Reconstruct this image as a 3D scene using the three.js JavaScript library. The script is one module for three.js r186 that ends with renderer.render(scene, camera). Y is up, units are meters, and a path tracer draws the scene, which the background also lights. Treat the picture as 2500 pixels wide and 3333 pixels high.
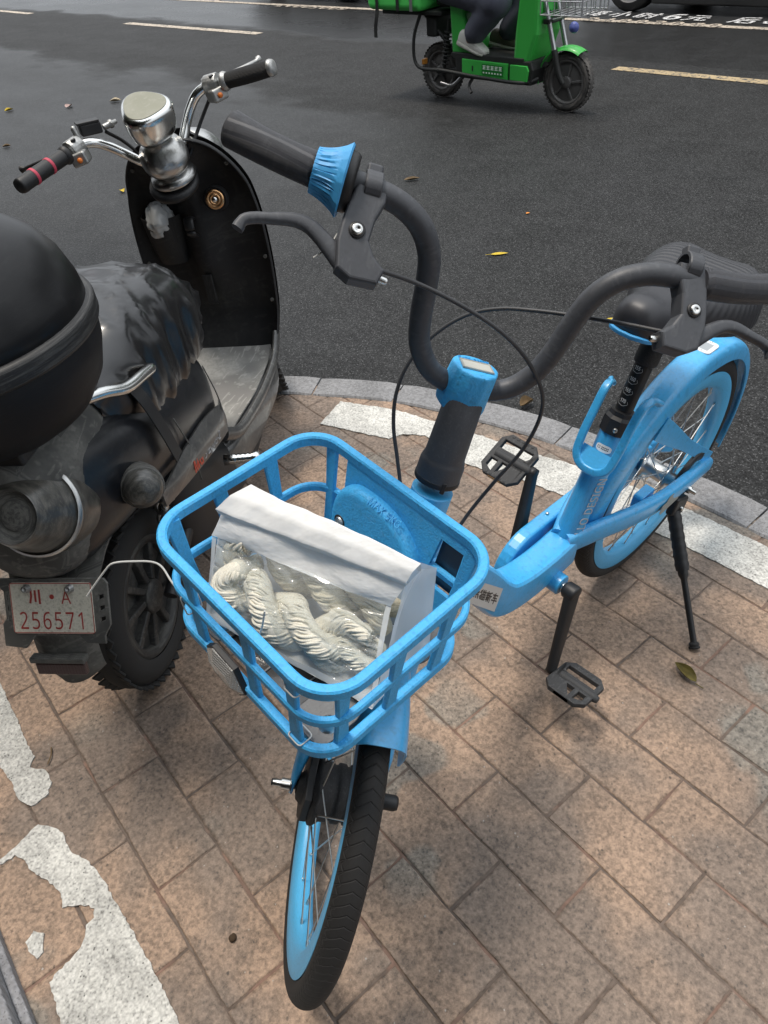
import * as THREE from 'three';
import { mergeGeometries, mergeVertices, toCreasedNormals } from 'three/addons/utils/BufferGeometryUtils.js';
import { RoundedBoxGeometry } from 'three/addons/geometries/RoundedBoxGeometry.js';
import { TextGeometry } from 'three/addons/geometries/TextGeometry.js';
import { FontLoader } from 'three/addons/loaders/FontLoader.js';
import { MarchingCubes } from 'three/addons/objects/MarchingCubes.js';

// ---------------------------------------------------------------- camera, sky, sun, exposure
const scene = new THREE.Scene();
const camera = new THREE.PerspectiveCamera(69.49, 3 / 4, 0.02, 400);
camera.position.set(0, 1.4014, 0);
camera.quaternion.setFromRotationMatrix(new THREE.Matrix4().makeBasis(
  new THREE.Vector3(0.99454, -0.07899, 0.06822), new THREE.Vector3(0.10437, 0.7527, -0.65004), new THREE.Vector3(0, 0.6536, 0.75684)));
camera.updateMatrixWorld(true);

const renderer = new THREE.WebGLRenderer({ antialias: true });
renderer.setSize(768, 1024);
renderer.toneMapping = THREE.LinearToneMapping;
renderer.toneMappingExposure = 1.95;
renderer.outputColorSpace = THREE.SRGBColorSpace;
renderer.shadowMap.enabled = true;

// seeded random and tileable noise
function rng(seed) { let s = seed | 0; return () => { s = (s + 0x6d2b79f5) | 0; let t = Math.imul(s ^ (s >>> 15), 1 | s); t = (t + Math.imul(t ^ (t >>> 7), 61 | t)) ^ t; return ((t ^ (t >>> 14)) >>> 0) / 4294967296; }; }
const clamp = (x, a = 0, b = 1) => Math.min(b, Math.max(a, x));
const mix = (a, b, t) => a + (b - a) * t;
const smooth = (a, b, x) => { const t = clamp((x - a) / (b - a)); return t * t * (3 - 2 * t); };
function hash2(x, y, s) { let h = Math.imul(x, 374761393) + Math.imul(y, 668265263) + Math.imul(s, 2246822519) | 0; h = Math.imul(h ^ (h >>> 13), 1274126177); return ((h ^ (h >>> 16)) >>> 0) / 4294967296; }
function vnoise(x, y, per, s) {
  const xi = Math.floor(x), yi = Math.floor(y), fx = x - xi, fy = y - yi, w = (v) => ((v % per) + per) % per;
  const u = fx * fx * (3 - 2 * fx), v = fy * fy * (3 - 2 * fy), x0 = w(xi), x1 = w(xi + 1), y0 = w(yi), y1 = w(yi + 1);
  return mix(mix(hash2(x0, y0, s), hash2(x1, y0, s), u), mix(hash2(x0, y1, s), hash2(x1, y1, s), u), v);
}
function fbm(x, y, per, oct, s, gain = 0.5) { let a = 0, w = 1, t = 0; for (let i = 0; i < oct; i++) { a += w * vnoise(x, y, per, s + i); t += w; w *= gain; x *= 2; y *= 2; per *= 2; } return a / t; }
const toS = (c) => Math.round(255 * clamp(c <= 0.0031308 ? c * 12.92 : 1.055 * Math.pow(c, 1 / 2.4) - 0.055));
// computes a texture: fn(x, y) in [0,1) returns [r,g,b] linear (colour) or one number (data)
function tex(n, fn, colour = true, m = n) {
  const d = new Uint8Array(n * m * 4);
  for (let j = 0; j < m; j++) for (let i = 0; i < n; i++) {
    const c = fn(i / n, j / m), o = (j * n + i) * 4;
    if (colour) { d[o] = toS(c[0]); d[o + 1] = toS(c[1]); d[o + 2] = toS(c[2]); } else d[o] = d[o + 1] = d[o + 2] = Math.round(255 * clamp(c));
    d[o + 3] = 255;
  }
  const t = new THREE.DataTexture(d, n, m); t.wrapS = t.wrapT = THREE.RepeatWrapping; t.magFilter = THREE.LinearFilter; t.minFilter = THREE.LinearMipmapLinearFilter;
  t.colorSpace = colour ? THREE.SRGBColorSpace : THREE.NoColorSpace; t.needsUpdate = true; return t;
}
function canvasTex(w, h, draw) {
  const c = document.createElement('canvas'); c.width = w; c.height = h; draw(c.getContext('2d'), w, h);
  const t = new THREE.CanvasTexture(c); t.colorSpace = THREE.SRGBColorSpace; return t;
}

// overcast sky: brighter overhead, soft uneven cloud
{
  const w = 256, h = 128, d = new Float32Array(w * h * 4);
  for (let j = 0; j < h; j++) for (let i = 0; i < w; i++) {
    const el = ((j + 0.5) / h - 0.5) * Math.PI, s = Math.sin(el), o = (j * w + i) * 4;
    const cl = fbm(i / w * 8, j / h * 8, 8, 4, 7), L = (s > 0 ? (1 + 2 * s) / 3 : 0.3) * (0.86 + 0.28 * cl);
    d[o] = L * 0.95; d[o + 1] = L * 1.0; d[o + 2] = L * 1.06; d[o + 3] = 1;
  }
  const t = new THREE.DataTexture(d, w, h, THREE.RGBAFormat, THREE.FloatType);
  t.mapping = THREE.EquirectangularReflectionMapping; t.magFilter = THREE.LinearFilter; t.wrapS = THREE.RepeatWrapping; t.needsUpdate = true;
  scene.background = t; scene.environment = t;
  scene.backgroundIntensity = 1.0; scene.environmentIntensity = 1.0;
}
const sun = new THREE.DirectionalLight(0xfff4e6, 1.4);
sun.position.set(-1.6, 9, -2.6); sun.target.position.set(0, 0, -1.6); sun.castShadow = true; sun.shadow.radius = 25;
sun.shadow.mapSize.set(2048, 2048);
Object.assign(sun.shadow.camera, { left: -9, right: 9, top: 9, bottom: -9, near: 0.5, far: 40 });
scene.add(sun, sun.target);

// ---------------------------------------------------------------- helpers
const V = (x, y, z) => new THREE.Vector3(x, y, z);
const VA = (a) => a.isVector3 ? a : V(a[0], a[1], a[2]);
const used = new Map();
function numbered(n) { const k = (used.get(n) ?? -1) + 1; used.set(n, k); return k ? n + '_' + String(k).padStart(3, '0') : n; }
function thing(name, label, category, group) { const g = new THREE.Group(); g.name = numbered(name); g.userData = { label, category }; if (group) g.userData.group = group; scene.add(g); return g; }
function structure(name) { const g = new THREE.Group(); g.name = numbered(name); g.userData = { kind: 'structure' }; scene.add(g); return g; }
function part(parent, name, geo, mat, label) {
  const m = new THREE.Mesh(Array.isArray(geo) ? join(geo) : geo, mat); m.name = name; m.castShadow = m.receiveShadow = true;
  if (label) m.userData.label = label; parent.add(m); return m;
}
function single(name, geo, mat, label, category, group) { const m = part(scene, numbered(name), geo, mat); m.userData = { label, category }; if (group) m.userData.group = group; return m; }
function join(list) {
  return mergeGeometries(list.map((g) => { g = g.index ? g.toNonIndexed() : g; const r = new THREE.BufferGeometry(); for (const k of ['position', 'normal', 'uv']) { if (g.attributes[k]) r.setAttribute(k, g.attributes[k]); else if (k === 'uv') r.setAttribute('uv', new THREE.BufferAttribute(new Float32Array(g.attributes.position.count * 2), 2)); } return r; }));
}
const std = (o) => new THREE.MeshStandardMaterial(o), phy = (o) => new THREE.MeshPhysicalMaterial(o);
const rgb = (r, g, b) => new THREE.Color().setRGB(r, g, b);
function cr(pts, closed = false) { return new THREE.CatmullRomCurve3(pts.map(VA), closed, 'centripetal'); }
// sweep a closed section along a path. sec(t) gives [[n, b], ...] in the frame (N towards ref, B = T x N)
function sweep(path, sec, o = {}) {
  const curve = Array.isArray(path) ? (o.straight ? null : cr(path, o.closed)) : path, n = o.seg ?? 32, ref = o.ref ? VA(o.ref) : null, closed = !!o.closed;
  const P = [], T = [];
  if (curve) for (let i = 0; i <= n; i++) { const t = i / n; P.push(o.even === false ? curve.getPoint(t) : curve.getPointAt(t)); T.push(o.even === false ? curve.getTangent(t) : curve.getTangentAt(t)); }
  else { const q = path.map(VA); q.forEach((p, i) => { P.push(p); const a = q[Math.max(0, i - 1)], b = q[Math.min(q.length - 1, i + 1)]; T.push(b.clone().sub(a).normalize()); }); }
  const m = P.length, pos = [], uv = [], idx = []; let N = null, k = 0, L = 0;
  const rings = [];
  for (let i = 0; i < m; i++) {
    const t = i / (m - 1); let nn;
    if (ref) nn = ref.clone().addScaledVector(T[i], -ref.dot(T[i])).normalize();
    else { if (!N) N = Math.abs(T[0].y) < 0.9 ? V(0, 1, 0) : V(1, 0, 0); nn = N.clone().addScaledVector(T[i], -N.dot(T[i])).normalize(); N = nn; }
    const bb = T[i].clone().cross(nn), s = sec(t, i); k = s.length; if (i) L += P[i].distanceTo(P[i - 1]);
    let per = 0; const ring = [];
    for (let j = 0; j <= k; j++) {
      const a = s[j % k]; if (j) { const b = s[j - 1]; per += Math.hypot(a[0] - b[0], a[1] - b[1]); }
      const v = P[i].clone().addScaledVector(nn, a[0]).addScaledVector(bb, a[1]); pos.push(v.x, v.y, v.z); uv.push(per, L); ring.push(v);
    }
    rings.push(ring);
  }
  for (let i = 0; i < m - 1; i++) for (let j = 0; j < k; j++) { const a = i * (k + 1) + j, b = a + k + 1; idx.push(a, a + 1, b, a + 1, b + 1, b); }
  const g = new THREE.BufferGeometry(); g.setAttribute('position', new THREE.Float32BufferAttribute(pos, 3)); g.setAttribute('uv', new THREE.Float32BufferAttribute(uv, 2)); g.setIndex(idx);
  const list = [];
  let body = g;
  if (!closed && o.caps !== false) {
    for (const e of [0, m - 1]) {
      const c = P[e], ring = rings[e], cp = [c.x, c.y, c.z], cu = [0, 0], ci = []; ring.forEach((v) => { cp.push(v.x, v.y, v.z); cu.push(0, 0); });
      for (let j = 1; j <= k; j++) e ? ci.push(0, j, j + 1) : ci.push(0, j + 1, j);
      const h = new THREE.BufferGeometry(); h.setAttribute('position', new THREE.Float32BufferAttribute(cp, 3)); h.setAttribute('uv', new THREE.Float32BufferAttribute(cu, 2)); h.setIndex(ci); h.computeVertexNormals(); list.push(h);
    }
  }
  if (o.crease !== undefined) { body = toCreasedNormals(g.toNonIndexed(), o.crease); }
  else {
    g.computeVertexNormals(); const nr = g.attributes.normal;   // weld the seam
    for (let i = 0; i < m; i++) { const a = i * (k + 1), b = a + k, x = nr.getX(a) + nr.getX(b), y = nr.getY(a) + nr.getY(b), z = nr.getZ(a) + nr.getZ(b), l = Math.hypot(x, y, z) || 1; nr.setXYZ(a, x / l, y / l, z / l); nr.setXYZ(b, x / l, y / l, z / l); }
    if (closed) for (let j = 0; j <= k; j++) { const a = j, b = (m - 1) * (k + 1) + j, x = nr.getX(a) + nr.getX(b), y = nr.getY(a) + nr.getY(b), z = nr.getZ(a) + nr.getZ(b), l = Math.hypot(x, y, z) || 1; nr.setXYZ(a, x / l, y / l, z / l); nr.setXYZ(b, x / l, y / l, z / l); }
  }
  return list.length ? join([body, ...list]) : body;
}
const circ = (r, n = 12) => Array.from({ length: n }, (_, i) => [r * Math.cos(i / n * 2 * Math.PI), r * Math.sin(i / n * 2 * Math.PI)]);
const oval = (a, b, n = 16, e = 2) => Array.from({ length: n }, (_, i) => { const t = i / n * 2 * Math.PI, c = Math.cos(t), s = Math.sin(t); return [a * Math.sign(c) * Math.pow(Math.abs(c), 2 / e), b * Math.sign(s) * Math.pow(Math.abs(s), 2 / e)]; });
function rrect(w, h, r, n = 3) { const p = []; for (const [sx, sy, a] of [[1, 1, 0], [-1, 1, 1], [-1, -1, 2], [1, -1, 3]]) for (let i = 0; i <= n; i++) { const t = (a + i / n) * Math.PI / 2; p.push([sx * (w / 2 - r) + r * Math.cos(t), sy * (h / 2 - r) + r * Math.sin(t)]); } return p; }
function tube(pts, r, o = {}) { const f = typeof r === 'function' ? r : () => r, n = o.rad ?? 12; return sweep(pts, (t) => circ(f(t), n), { seg: o.seg ?? Math.max(2, (pts.length - 1) * 6), ...o }); }
function rod(a, b, r, n = 10) { return sweep([a, b], () => circ(r, n), { straight: true }); }
// lathe whose axis starts at p and runs along d; profile [[radius, along], ...]
function lathe(p, d, prof, seg = 28, crease) {
  let g = new THREE.LatheGeometry(prof.map(([r, y]) => new THREE.Vector2(Math.max(r, 1e-5), y)), seg);
  if (crease !== undefined) g = toCreasedNormals(g.toNonIndexed(), crease);
  g.applyQuaternion(new THREE.Quaternion().setFromUnitVectors(V(0, 1, 0), VA(d).clone().normalize())); g.translate(...VA(p).toArray()); return g;
}
function box(w, h, d, r = 0.002, seg = 2) { return new RoundedBoxGeometry(w, h, d, seg, Math.min(r, w / 2.01, h / 2.01, d / 2.01)); }
const at = (g, x, y, z, rx = 0, ry = 0, rz = 0, ord = 'XYZ') => g.applyMatrix4(new THREE.Matrix4().compose(V(x, y, z), new THREE.Quaternion().setFromEuler(new THREE.Euler(rx, ry, rz, ord)), V(1, 1, 1)));
function extrude(pts, depth, bevel = 0.002, holes = [], steps = 2) {
  const s = pts.isShape ? pts : new THREE.Shape(pts.map(([x, y]) => new THREE.Vector2(x, y)));
  for (const h of holes) s.holes.push(new THREE.Path(h.map(([x, y]) => new THREE.Vector2(x, y))));
  return new THREE.ExtrudeGeometry(s, { depth, bevelEnabled: bevel > 0, bevelSize: bevel, bevelThickness: bevel, bevelSegments: steps, curveSegments: 8 });
}
// a surface from a grid of points grid[i][j] (smooth)
function skin(grid, o = {}) {
  const m = grid.length, k = grid[0].length, pos = [], uv = [], idx = [];
  for (let i = 0; i < m; i++) for (let j = 0; j < k; j++) { const v = VA(grid[i][j]); pos.push(v.x, v.y, v.z); uv.push((o.us ?? 1) * j / (k - 1), (o.vs ?? 1) * i / (m - 1)); }
  for (let i = 0; i < m - 1; i++) for (let j = 0; j < k - 1; j++) { const a = i * k + j; idx.push(a, a + 1, a + k, a + 1, a + k + 1, a + k); }
  let g = new THREE.BufferGeometry(); g.setAttribute('position', new THREE.Float32BufferAttribute(pos, 3)); g.setAttribute('uv', new THREE.Float32BufferAttribute(uv, 2)); g.setIndex(idx);
  g.computeVertexNormals();
  if (o.thick) { // solid sheet: second side pushed along the normals, edges closed
    const n = g.attributes.normal, P2 = pos.slice(), c = m * k; for (let i = 0; i < c; i++) P2.push(pos[3 * i] - n.getX(i) * o.thick, pos[3 * i + 1] - n.getY(i) * o.thick, pos[3 * i + 2] - n.getZ(i) * o.thick);
    const I = idx.slice(); for (let i = 0; i < idx.length; i += 3) I.push(c + idx[i], c + idx[i + 2], c + idx[i + 1]);
    const rim = []; for (let j = 0; j < k; j++) rim.push(j); for (let i = 1; i < m; i++) rim.push(i * k + k - 1); for (let j = k - 2; j >= 0; j--) rim.push((m - 1) * k + j); for (let i = m - 2; i > 0; i--) rim.push(i * k);
    for (let q = 0; q < rim.length; q++) { const a = rim[q], b = rim[(q + 1) % rim.length]; I.push(a, c + a, b, b, c + a, c + b); }
    g = new THREE.BufferGeometry(); g.setAttribute('position', new THREE.Float32BufferAttribute(P2, 3)); g.setAttribute('uv', new THREE.Float32BufferAttribute([...uv, ...uv], 2)); g.setIndex(I);
    g = toCreasedNormals(g.toNonIndexed(), 0.7);
  }
  return g;
}
const font = await new FontLoader().loadAsync('fonts/droid/droid_sans_bold.typeface.json');
const fontR = await new FontLoader().loadAsync('fonts/droid/droid_sans_regular.typeface.json');
function text3(s, size, depth, f = font) { const g = new TextGeometry(s, { font: f, size, depth, curveSegments: 3, bevelEnabled: false }); g.computeBoundingBox(); const b = g.boundingBox; g.translate(-(b.max.x + b.min.x) / 2, -(b.max.y + b.min.y) / 2, 0); return g; }
// Chinese characters as strokes in a 10 x 10 box (x right, y up)
const HAN = {
  川: [[2, 9, 2, 5, 1, 1], [5, 8.5, 5, 2], [8, 9, 8, 0.5]],
  每: [[3, 10, 1, 7], [2.5, 8.6, 9, 8.6], [2.4, 7, 8, 7, 7.6, 0.5, 6.4, 1], [2.4, 7, 1.6, 1.8, 8.8, 1.8], [0.3, 4.2, 9.8, 4.2], [4.8, 6.4, 5.4, 5.4], [4.6, 3.6, 5.2, 2.6]],
  小: [[5, 10, 5, 0.5, 3.8, 1], [2.6, 6.5, 1, 2.5], [7.2, 6.5, 9, 2.5]],
  时: [[1, 8.6, 1, 1.6], [1, 8.6, 3.8, 8.6, 3.8, 1.6, 1, 1.6], [1, 5, 3.8, 5], [4.8, 7.2, 9.8, 7.2], [8, 9.6, 8, 0.5, 6.8, 1], [5.6, 5.4, 6.6, 3.6]],
  元: [[2, 8.6, 8, 8.6], [0.6, 5.8, 9.4, 5.8], [3.8, 5.8, 3.2, 2.6, 0.8, 0.6], [6.2, 5.8, 6.2, 1.2, 9.2, 1.2, 9.2, 2.8]],
  后: [[8.4, 9.4, 2, 8.6], [2.2, 8.8, 2, 3.6, 0.6, 0.4], [2.2, 6.2, 9.6, 6.2], [3.6, 4.2, 3.6, 0.6, 8.6, 0.6, 8.6, 4.2, 3.6, 4.2]],
  半: [[5, 10, 5, 0], [2.2, 9, 3.4, 7], [7.8, 9, 6.6, 7], [1.6, 6, 8.4, 6], [0.4, 3.4, 9.6, 3.4]],
  熊: [[2.4, 10, 0.6, 7.6, 4.6, 7.8], [1, 6.6, 1, 3.4], [1, 6.6, 4, 6.6, 4, 3.4], [1, 5.2, 4, 5.2], [5.8, 9.8, 5.8, 7, 9.2, 7], [8.6, 9.2, 5.8, 8.2], [5.8, 6.4, 5.8, 3.6, 9.2, 3.6], [8.6, 5.8, 5.8, 4.8], [1.2, 2, 0.4, 0], [3.6, 2, 3.4, 0.2], [6, 2, 6.4, 0.2], [8.6, 2, 9.6, 0]],
  猫: [[2.8, 10, 0.4, 7], [1, 9, 3, 6, 2.8, 0.6, 1.6, 1], [2.8, 5, 0.4, 2.4], [4, 8.4, 9.8, 8.4], [5.6, 10, 5.6, 7], [8, 10, 8, 7], [4.6, 6, 4.6, 0.4], [4.6, 6, 9.2, 6, 9.2, 0.4, 4.6, 0.4], [4.6, 3.2, 9.2, 3.2], [6.9, 6, 6.9, 0.4]],
  新: [[2.6, 10, 3, 8.8], [0.6, 8.6, 5, 8.6], [1.6, 8, 2, 6.8], [4, 8, 3.4, 6.8], [0.4, 6.4, 5.2, 6.4], [0.6, 4.4, 5, 4.4], [2.8, 6.4, 2.8, 0.4], [2.4, 3.8, 0.6, 1.6], [3.4, 3.4, 4.8, 2], [9, 9.6, 6.2, 8.8], [6.2, 8.8, 6, 3.6, 5.2, 0.6], [6.2, 6.2, 9.8, 6.2], [8, 6.2, 8, 0]],
  车: [[1, 8.4, 9, 8.4], [4.6, 10, 2.4, 5.4, 8.6, 5.4], [0.4, 3, 9.6, 3], [5.2, 7, 5.2, 0]],
};
function hanStrokes(ch) { return HAN[ch].map((s) => { const p = []; for (let i = 0; i < s.length; i += 2) p.push([s[i] / 10, s[i + 1] / 10]); return p; }); }
function drawHan(ctx, ch, x, y, size, lw) { ctx.lineWidth = lw; ctx.lineCap = 'square'; ctx.lineJoin = 'miter'; for (const s of hanStrokes(ch)) { ctx.beginPath(); s.forEach(([a, b], i) => i ? ctx.lineTo(x + a * size, y + (1 - b) * size) : ctx.moveTo(x + a * size, y + (1 - b) * size)); ctx.stroke(); } }
// ---------------------------------------------------------------- ground: road, kerb, paving
const UV = (u, v, y = 0) => V(-0.584 * u - 0.812 * v, y, -(0.812 * u - 0.584 * v));   // paving grid (u along the rows, v across) to world
const GZ = (X, Z, y = 0) => V(X, y, -Z);
const ROAD_Y = -0.05;

// asphalt: dark binder with pale and dark aggregate
const aspG = (x, y) => { const c = fbm(x * 9, y * 9, 9, 3, 11), f = fbm(x * 150, y * 150, 150, 2, 21), g = fbm(x * 340, y * 340, 340, 1, 31), s = hash2(Math.floor(x * 512), Math.floor(y * 512), 5); return { c, f, g, s }; };
const asphaltMap = tex(1024, (x, y) => {
  const { c, f, g, s } = aspG(x, y); const cx = Math.floor(x * 190), cy = Math.floor(y * 190), hh = hash2(cx, cy, 8), dd = Math.hypot(x * 190 - cx - 0.5 - 0.4 * (hash2(cx, cy, 9) - 0.5), y * 190 - cy - 0.5 - 0.4 * (hash2(cx, cy, 10) - 0.5)); let l = 0.019 + 0.028 * (f - 0.5) + 0.022 * (g - 0.5) + 0.012 * (c - 0.5); if (hh > 0.8 && dd < 0.38) l += 0.085 * (hh - 0.78) / 0.22; else if (hh < 0.25 && dd < 0.4) l *= 0.45; if (s > 0.985) l += 0.06;
  l = Math.max(l, 0.004); return [l * 0.98, l * 1.0, l * 1.02];
});
const asphaltBump = tex(1024, (x, y) => { const { f, g } = aspG(x, y); return 0.25 + 0.5 * f + 0.3 * (g - 0.5); }, false);
// damp and worn strips run along the road: q is the distance from the kerb side
const WETS = 26;
const wetMap = tex(768, (x, y) => {
  const X = (x - 0.5) * WETS, Z = y * WETS, q = 0.762 * X + 0.647 * Z, p = 0.647 * X - 0.762 * Z;
  const n = (fbm(p * 1.2 + 40, q * 3 + 40, 512, 4, 41) - 0.5) * 2.2, far = smooth(6.55, 6.95, q + 0.3 * n), near = 1 - smooth(4.15, 4.75, q + 0.6 * n);
  const leftness = smooth(4.5, -5.5, p + 2);
  return 0.74 - 0.46 * far * (0.5 + 0.5 * leftness) - 0.26 * near * (0.25 + 0.75 * leftness) + 0.05 * n;
}, false);
wetMap.wrapS = wetMap.wrapT = THREE.ClampToEdgeWrapping; wetMap.channel = 1;
{
  const g = new THREE.PlaneGeometry(320, 320); g.rotateX(-Math.PI / 2); const p = g.attributes.position, uv = [], uv1 = [];
  for (let i = 0; i < p.count; i++) { uv.push(p.getX(i) / 1.15, p.getZ(i) / 1.15); uv1.push(p.getX(i) / WETS + 0.5, -p.getZ(i) / WETS); }
  g.setAttribute('uv', new THREE.Float32BufferAttribute(uv, 2)); g.setAttribute('uv1', new THREE.Float32BufferAttribute(uv1, 2)); g.translate(0, ROAD_Y, 0);
  const m = part(scene, 'road', g, phy({ map: asphaltMap, bumpMap: asphaltBump, bumpScale: 0.0026, roughnessMap: wetMap, roughness: 1, specularIntensity: 0.4 })); m.userData = { kind: 'structure' };
  // painted markings on the road
  const worn = (c, seed) => tex(256, (x, y) => { const n = fbm(x * 60, y * 60, 60, 3, seed), k = smooth(0.3, 0.42, n); return c.map((q) => mix(0.06, q * (0.8 + 0.4 * fbm(x * 8, y * 8, 8, 3, seed + 9)), k)); });
  const pale = std({ map: worn([0.42, 0.36, 0.29], 51), roughness: 0.8 }), yellow = std({ map: worn([0.34, 0.26, 0.15], 61), roughness: 0.8 }), white = std({ map: worn([0.6, 0.6, 0.6], 71), roughness: 0.8 });
  function stripe(a, b, w, lift = 0.004) {
    const A = GZ(...a, ROAD_Y + lift), B = GZ(...b, ROAD_Y + lift), d = B.clone().sub(A), l = d.length(), s = V(-d.z, 0, d.x).normalize().multiplyScalar(w / 2);
    const g = new THREE.BufferGeometry(), q = [A.clone().add(s), A.clone().sub(s), B.clone().add(s), B.clone().sub(s)];
    g.setAttribute('position', new THREE.Float32BufferAttribute(q.flatMap((v) => v.toArray()), 3)); g.setAttribute('uv', new THREE.Float32BufferAttribute([0, 0, w, 0, 0, l, w, l], 2)); g.setIndex([0, 1, 2, 1, 3, 2]); g.computeVertexNormals();
    if (g.attributes.normal.getY(0) < 0) { g.setIndex([0, 2, 1, 1, 2, 3]); g.computeVertexNormals(); } return g;
  }
  part(m, 'lane_marking', stripe([-7.6, 19.05], [-5.45, 16.52], 0.13), pale); part(m, 'lane_marking', stripe([-3.16, 13.76], [-0.95, 11.3], 0.14), pale); part(m, 'lane_marking', stripe([2.4, 7.23], [4.6, 4.62], 0.13), yellow);
  part(m, 'parking_line', stripe([-9.5, 24.2], [9.5, 2.05], 0.12), pale);
  part(m, 'parking_line', stripe([-2.0, 15.4], [-0.6, 18.2], 0.11, 0.006), pale);
  // lettering beside the parking line
  function lettering(str, start, dir, up, h, w, lw, mat, name) {
    const list = [], D = V(dir[0], 0, -dir[1]).normalize(), U = V(up[0], 0, -up[1]).normalize(), y = ROAD_Y + 0.009; let x = 0;
    for (const ch of str) {
      if (ch === ' ') { x += w * 0.6; continue; }
      if (HAN[ch]) { for (const s of hanStrokes(ch)) for (let i = 0; i + 1 < s.length; i++) { const f = ([a, b]) => { const v = GZ(...start).addScaledVector(D, x + a * w * 0.86).addScaledVector(U, b * h); return [v.x, -v.z]; }; const g = stripe(f(s[i]), f(s[i + 1]), lw, 0.009); list.push(g); } x += w; }
      else { const g = text3(ch, h * 0.95, 0.001); g.computeBoundingBox(); g.scale(w * 0.55 / (g.boundingBox.max.x - g.boundingBox.min.x), 1, 1); const M = new THREE.Matrix4().makeBasis(D, U, V(0, 1, 0)); M.setPosition(GZ(...start, ROAD_Y + 0.008).addScaledVector(D, x + w * 0.4).addScaledVector(U, h / 2)); g.applyMatrix4(M); list.push(g); x += w * 0.8; }
    }
    part(m, name, list, mat);
  }
  const along = [0.636, -0.772], across = [0.772, 0.636];
  lettering('每小时6元 后每半小时2元', [2.86, 10.12], along, across, 0.34, 0.33, 0.035, white, 'road_lettering');
  lettering('24003010', [2.77, 9.78], along, across, 0.2, 0.26, 0.03, pale, 'road_lettering');
  lettering('24003009', [-0.9, 13.9], along, across, 0.2, 0.26, 0.03, pale, 'road_lettering');
}

// kerb line in the paving grid: road-side edge
const kerbCurve = cr([[-9, 0, -1.72], [-3, 0, -1.72], [0, 0, -1.72], [0.58, 0, -1.716], [0.78, 0, -1.706], [1.198, 0, -1.655], [1.477, 0, -1.579], [1.813, 0, -1.443], [2.051, 0, -1.278], [2.165, 0, -1.188], [2.5, 0, -0.85], [2.78, 0, -0.42], [2.95, 0, 0.15], [3.0, 0, 0.9], [3.0, 0, 6]]);
const kerbPts = kerbCurve.getSpacedPoints(900);
const KERB_W = 0.122;
function kerbV(u) { for (let i = 1; i < kerbPts.length; i++) if (kerbPts[i].x >= u) { const a = kerbPts[i - 1], b = kerbPts[i]; return mix(a.z, b.z, (u - a.x) / (b.x - a.x || 1)); } return 9; }

const granite = (base, vary, seed, dark) => tex(512, (x, y) => { const a = fbm(x * 5, y * 5, 5, 4, seed), b = fbm(x * 70, y * 70, 70, 3, seed + 5), s = hash2(Math.floor(x * 256), Math.floor(y * 256), seed); let k = 1 + vary * (a - 0.5) + 0.7 * (b - 0.5); if (s > 0.93) k *= dark; return base.map((c) => c * k); });
const kerbMat = std({ map: granite([0.2, 0.2, 0.205], 0.5, 81, 0.55), bumpMap: tex(512, (x, y) => fbm(x * 60, y * 60, 60, 3, 86), false), bumpScale: 0.003, roughness: 0.85 });
{
  const kerb = structure('kerb'), L = kerbCurve.getLength(), N = 2400, P = kerbCurve.getSpacedPoints(N);
  let s0 = 0, best = 9; P.forEach((p, i) => { const d = Math.hypot(p.x - 2.051, p.z + 1.257); if (d < best) { best = d; s0 = i / N * L; } });
  const r = rng(3), step = 0.317;
  for (let k = -12; k <= 9; k++) {
    const sec = [], a = s0 - k * step, b = a - step + 0.006, n = 6, top = 0.006 + 0.002 * r();
    const grid = [[], [], [], [], [], []];
    for (let i = 0; i <= n; i++) {
      const q = clamp(mix(a, b, i / n) / L, 0.001, 0.999), p = kerbCurve.getPointAt(q), t = kerbCurve.getTangentAt(q), nx = -t.z, nz = t.x;   // towards the paving
      const e = (d, y) => UV(p.x + nx * d, p.z + nz * d, y), c = i === 0 || i === n ? 0.004 : 0, j = 0.0015 * (r() - 0.5);
      const inset = (i === 0 ? -1 : i === n ? 1 : 0) * 0.0;
      grid[0].push(e(0, -0.2)); grid[1].push(e(0, top - 0.008 - c + j)); grid[2].push(e(0.008, top - c + j)); grid[3].push(e(KERB_W - 0.006, top - c + j)); grid[4].push(e(KERB_W, top - 0.006 - c)); grid[5].push(e(KERB_W, -0.2));
    }
    const g0 = skin(grid); const p = g0.attributes.position, uv = []; for (let i = 0; i < p.count; i++) uv.push(p.getX(i) / 0.5 + k * 0.37, (p.getZ(i) + p.getY(i)) / 0.5); g0.setAttribute('uv', new THREE.Float32BufferAttribute(uv, 2));
    // end faces
    const ends = [0, n].map((i) => { const f = new THREE.BufferGeometry(), q = grid.map((row) => row[i]); f.setAttribute('position', new THREE.Float32BufferAttribute(q.flatMap((v) => v.toArray()), 3)); f.setAttribute('uv', new THREE.Float32BufferAttribute(q.flatMap((v) => [v.x * 2, v.y * 2]), 2)); const ix = []; for (let j = 1; j < 5; j++) i ? ix.push(0, j, j + 1) : ix.push(0, j + 1, j); f.setIndex(ix); f.computeVertexNormals(); return f; });
    part(kerb, 'kerb_stone', [toCreasedNormals(g0.toNonIndexed(), 0.6), ...ends], kerbMat);
  }
}

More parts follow.
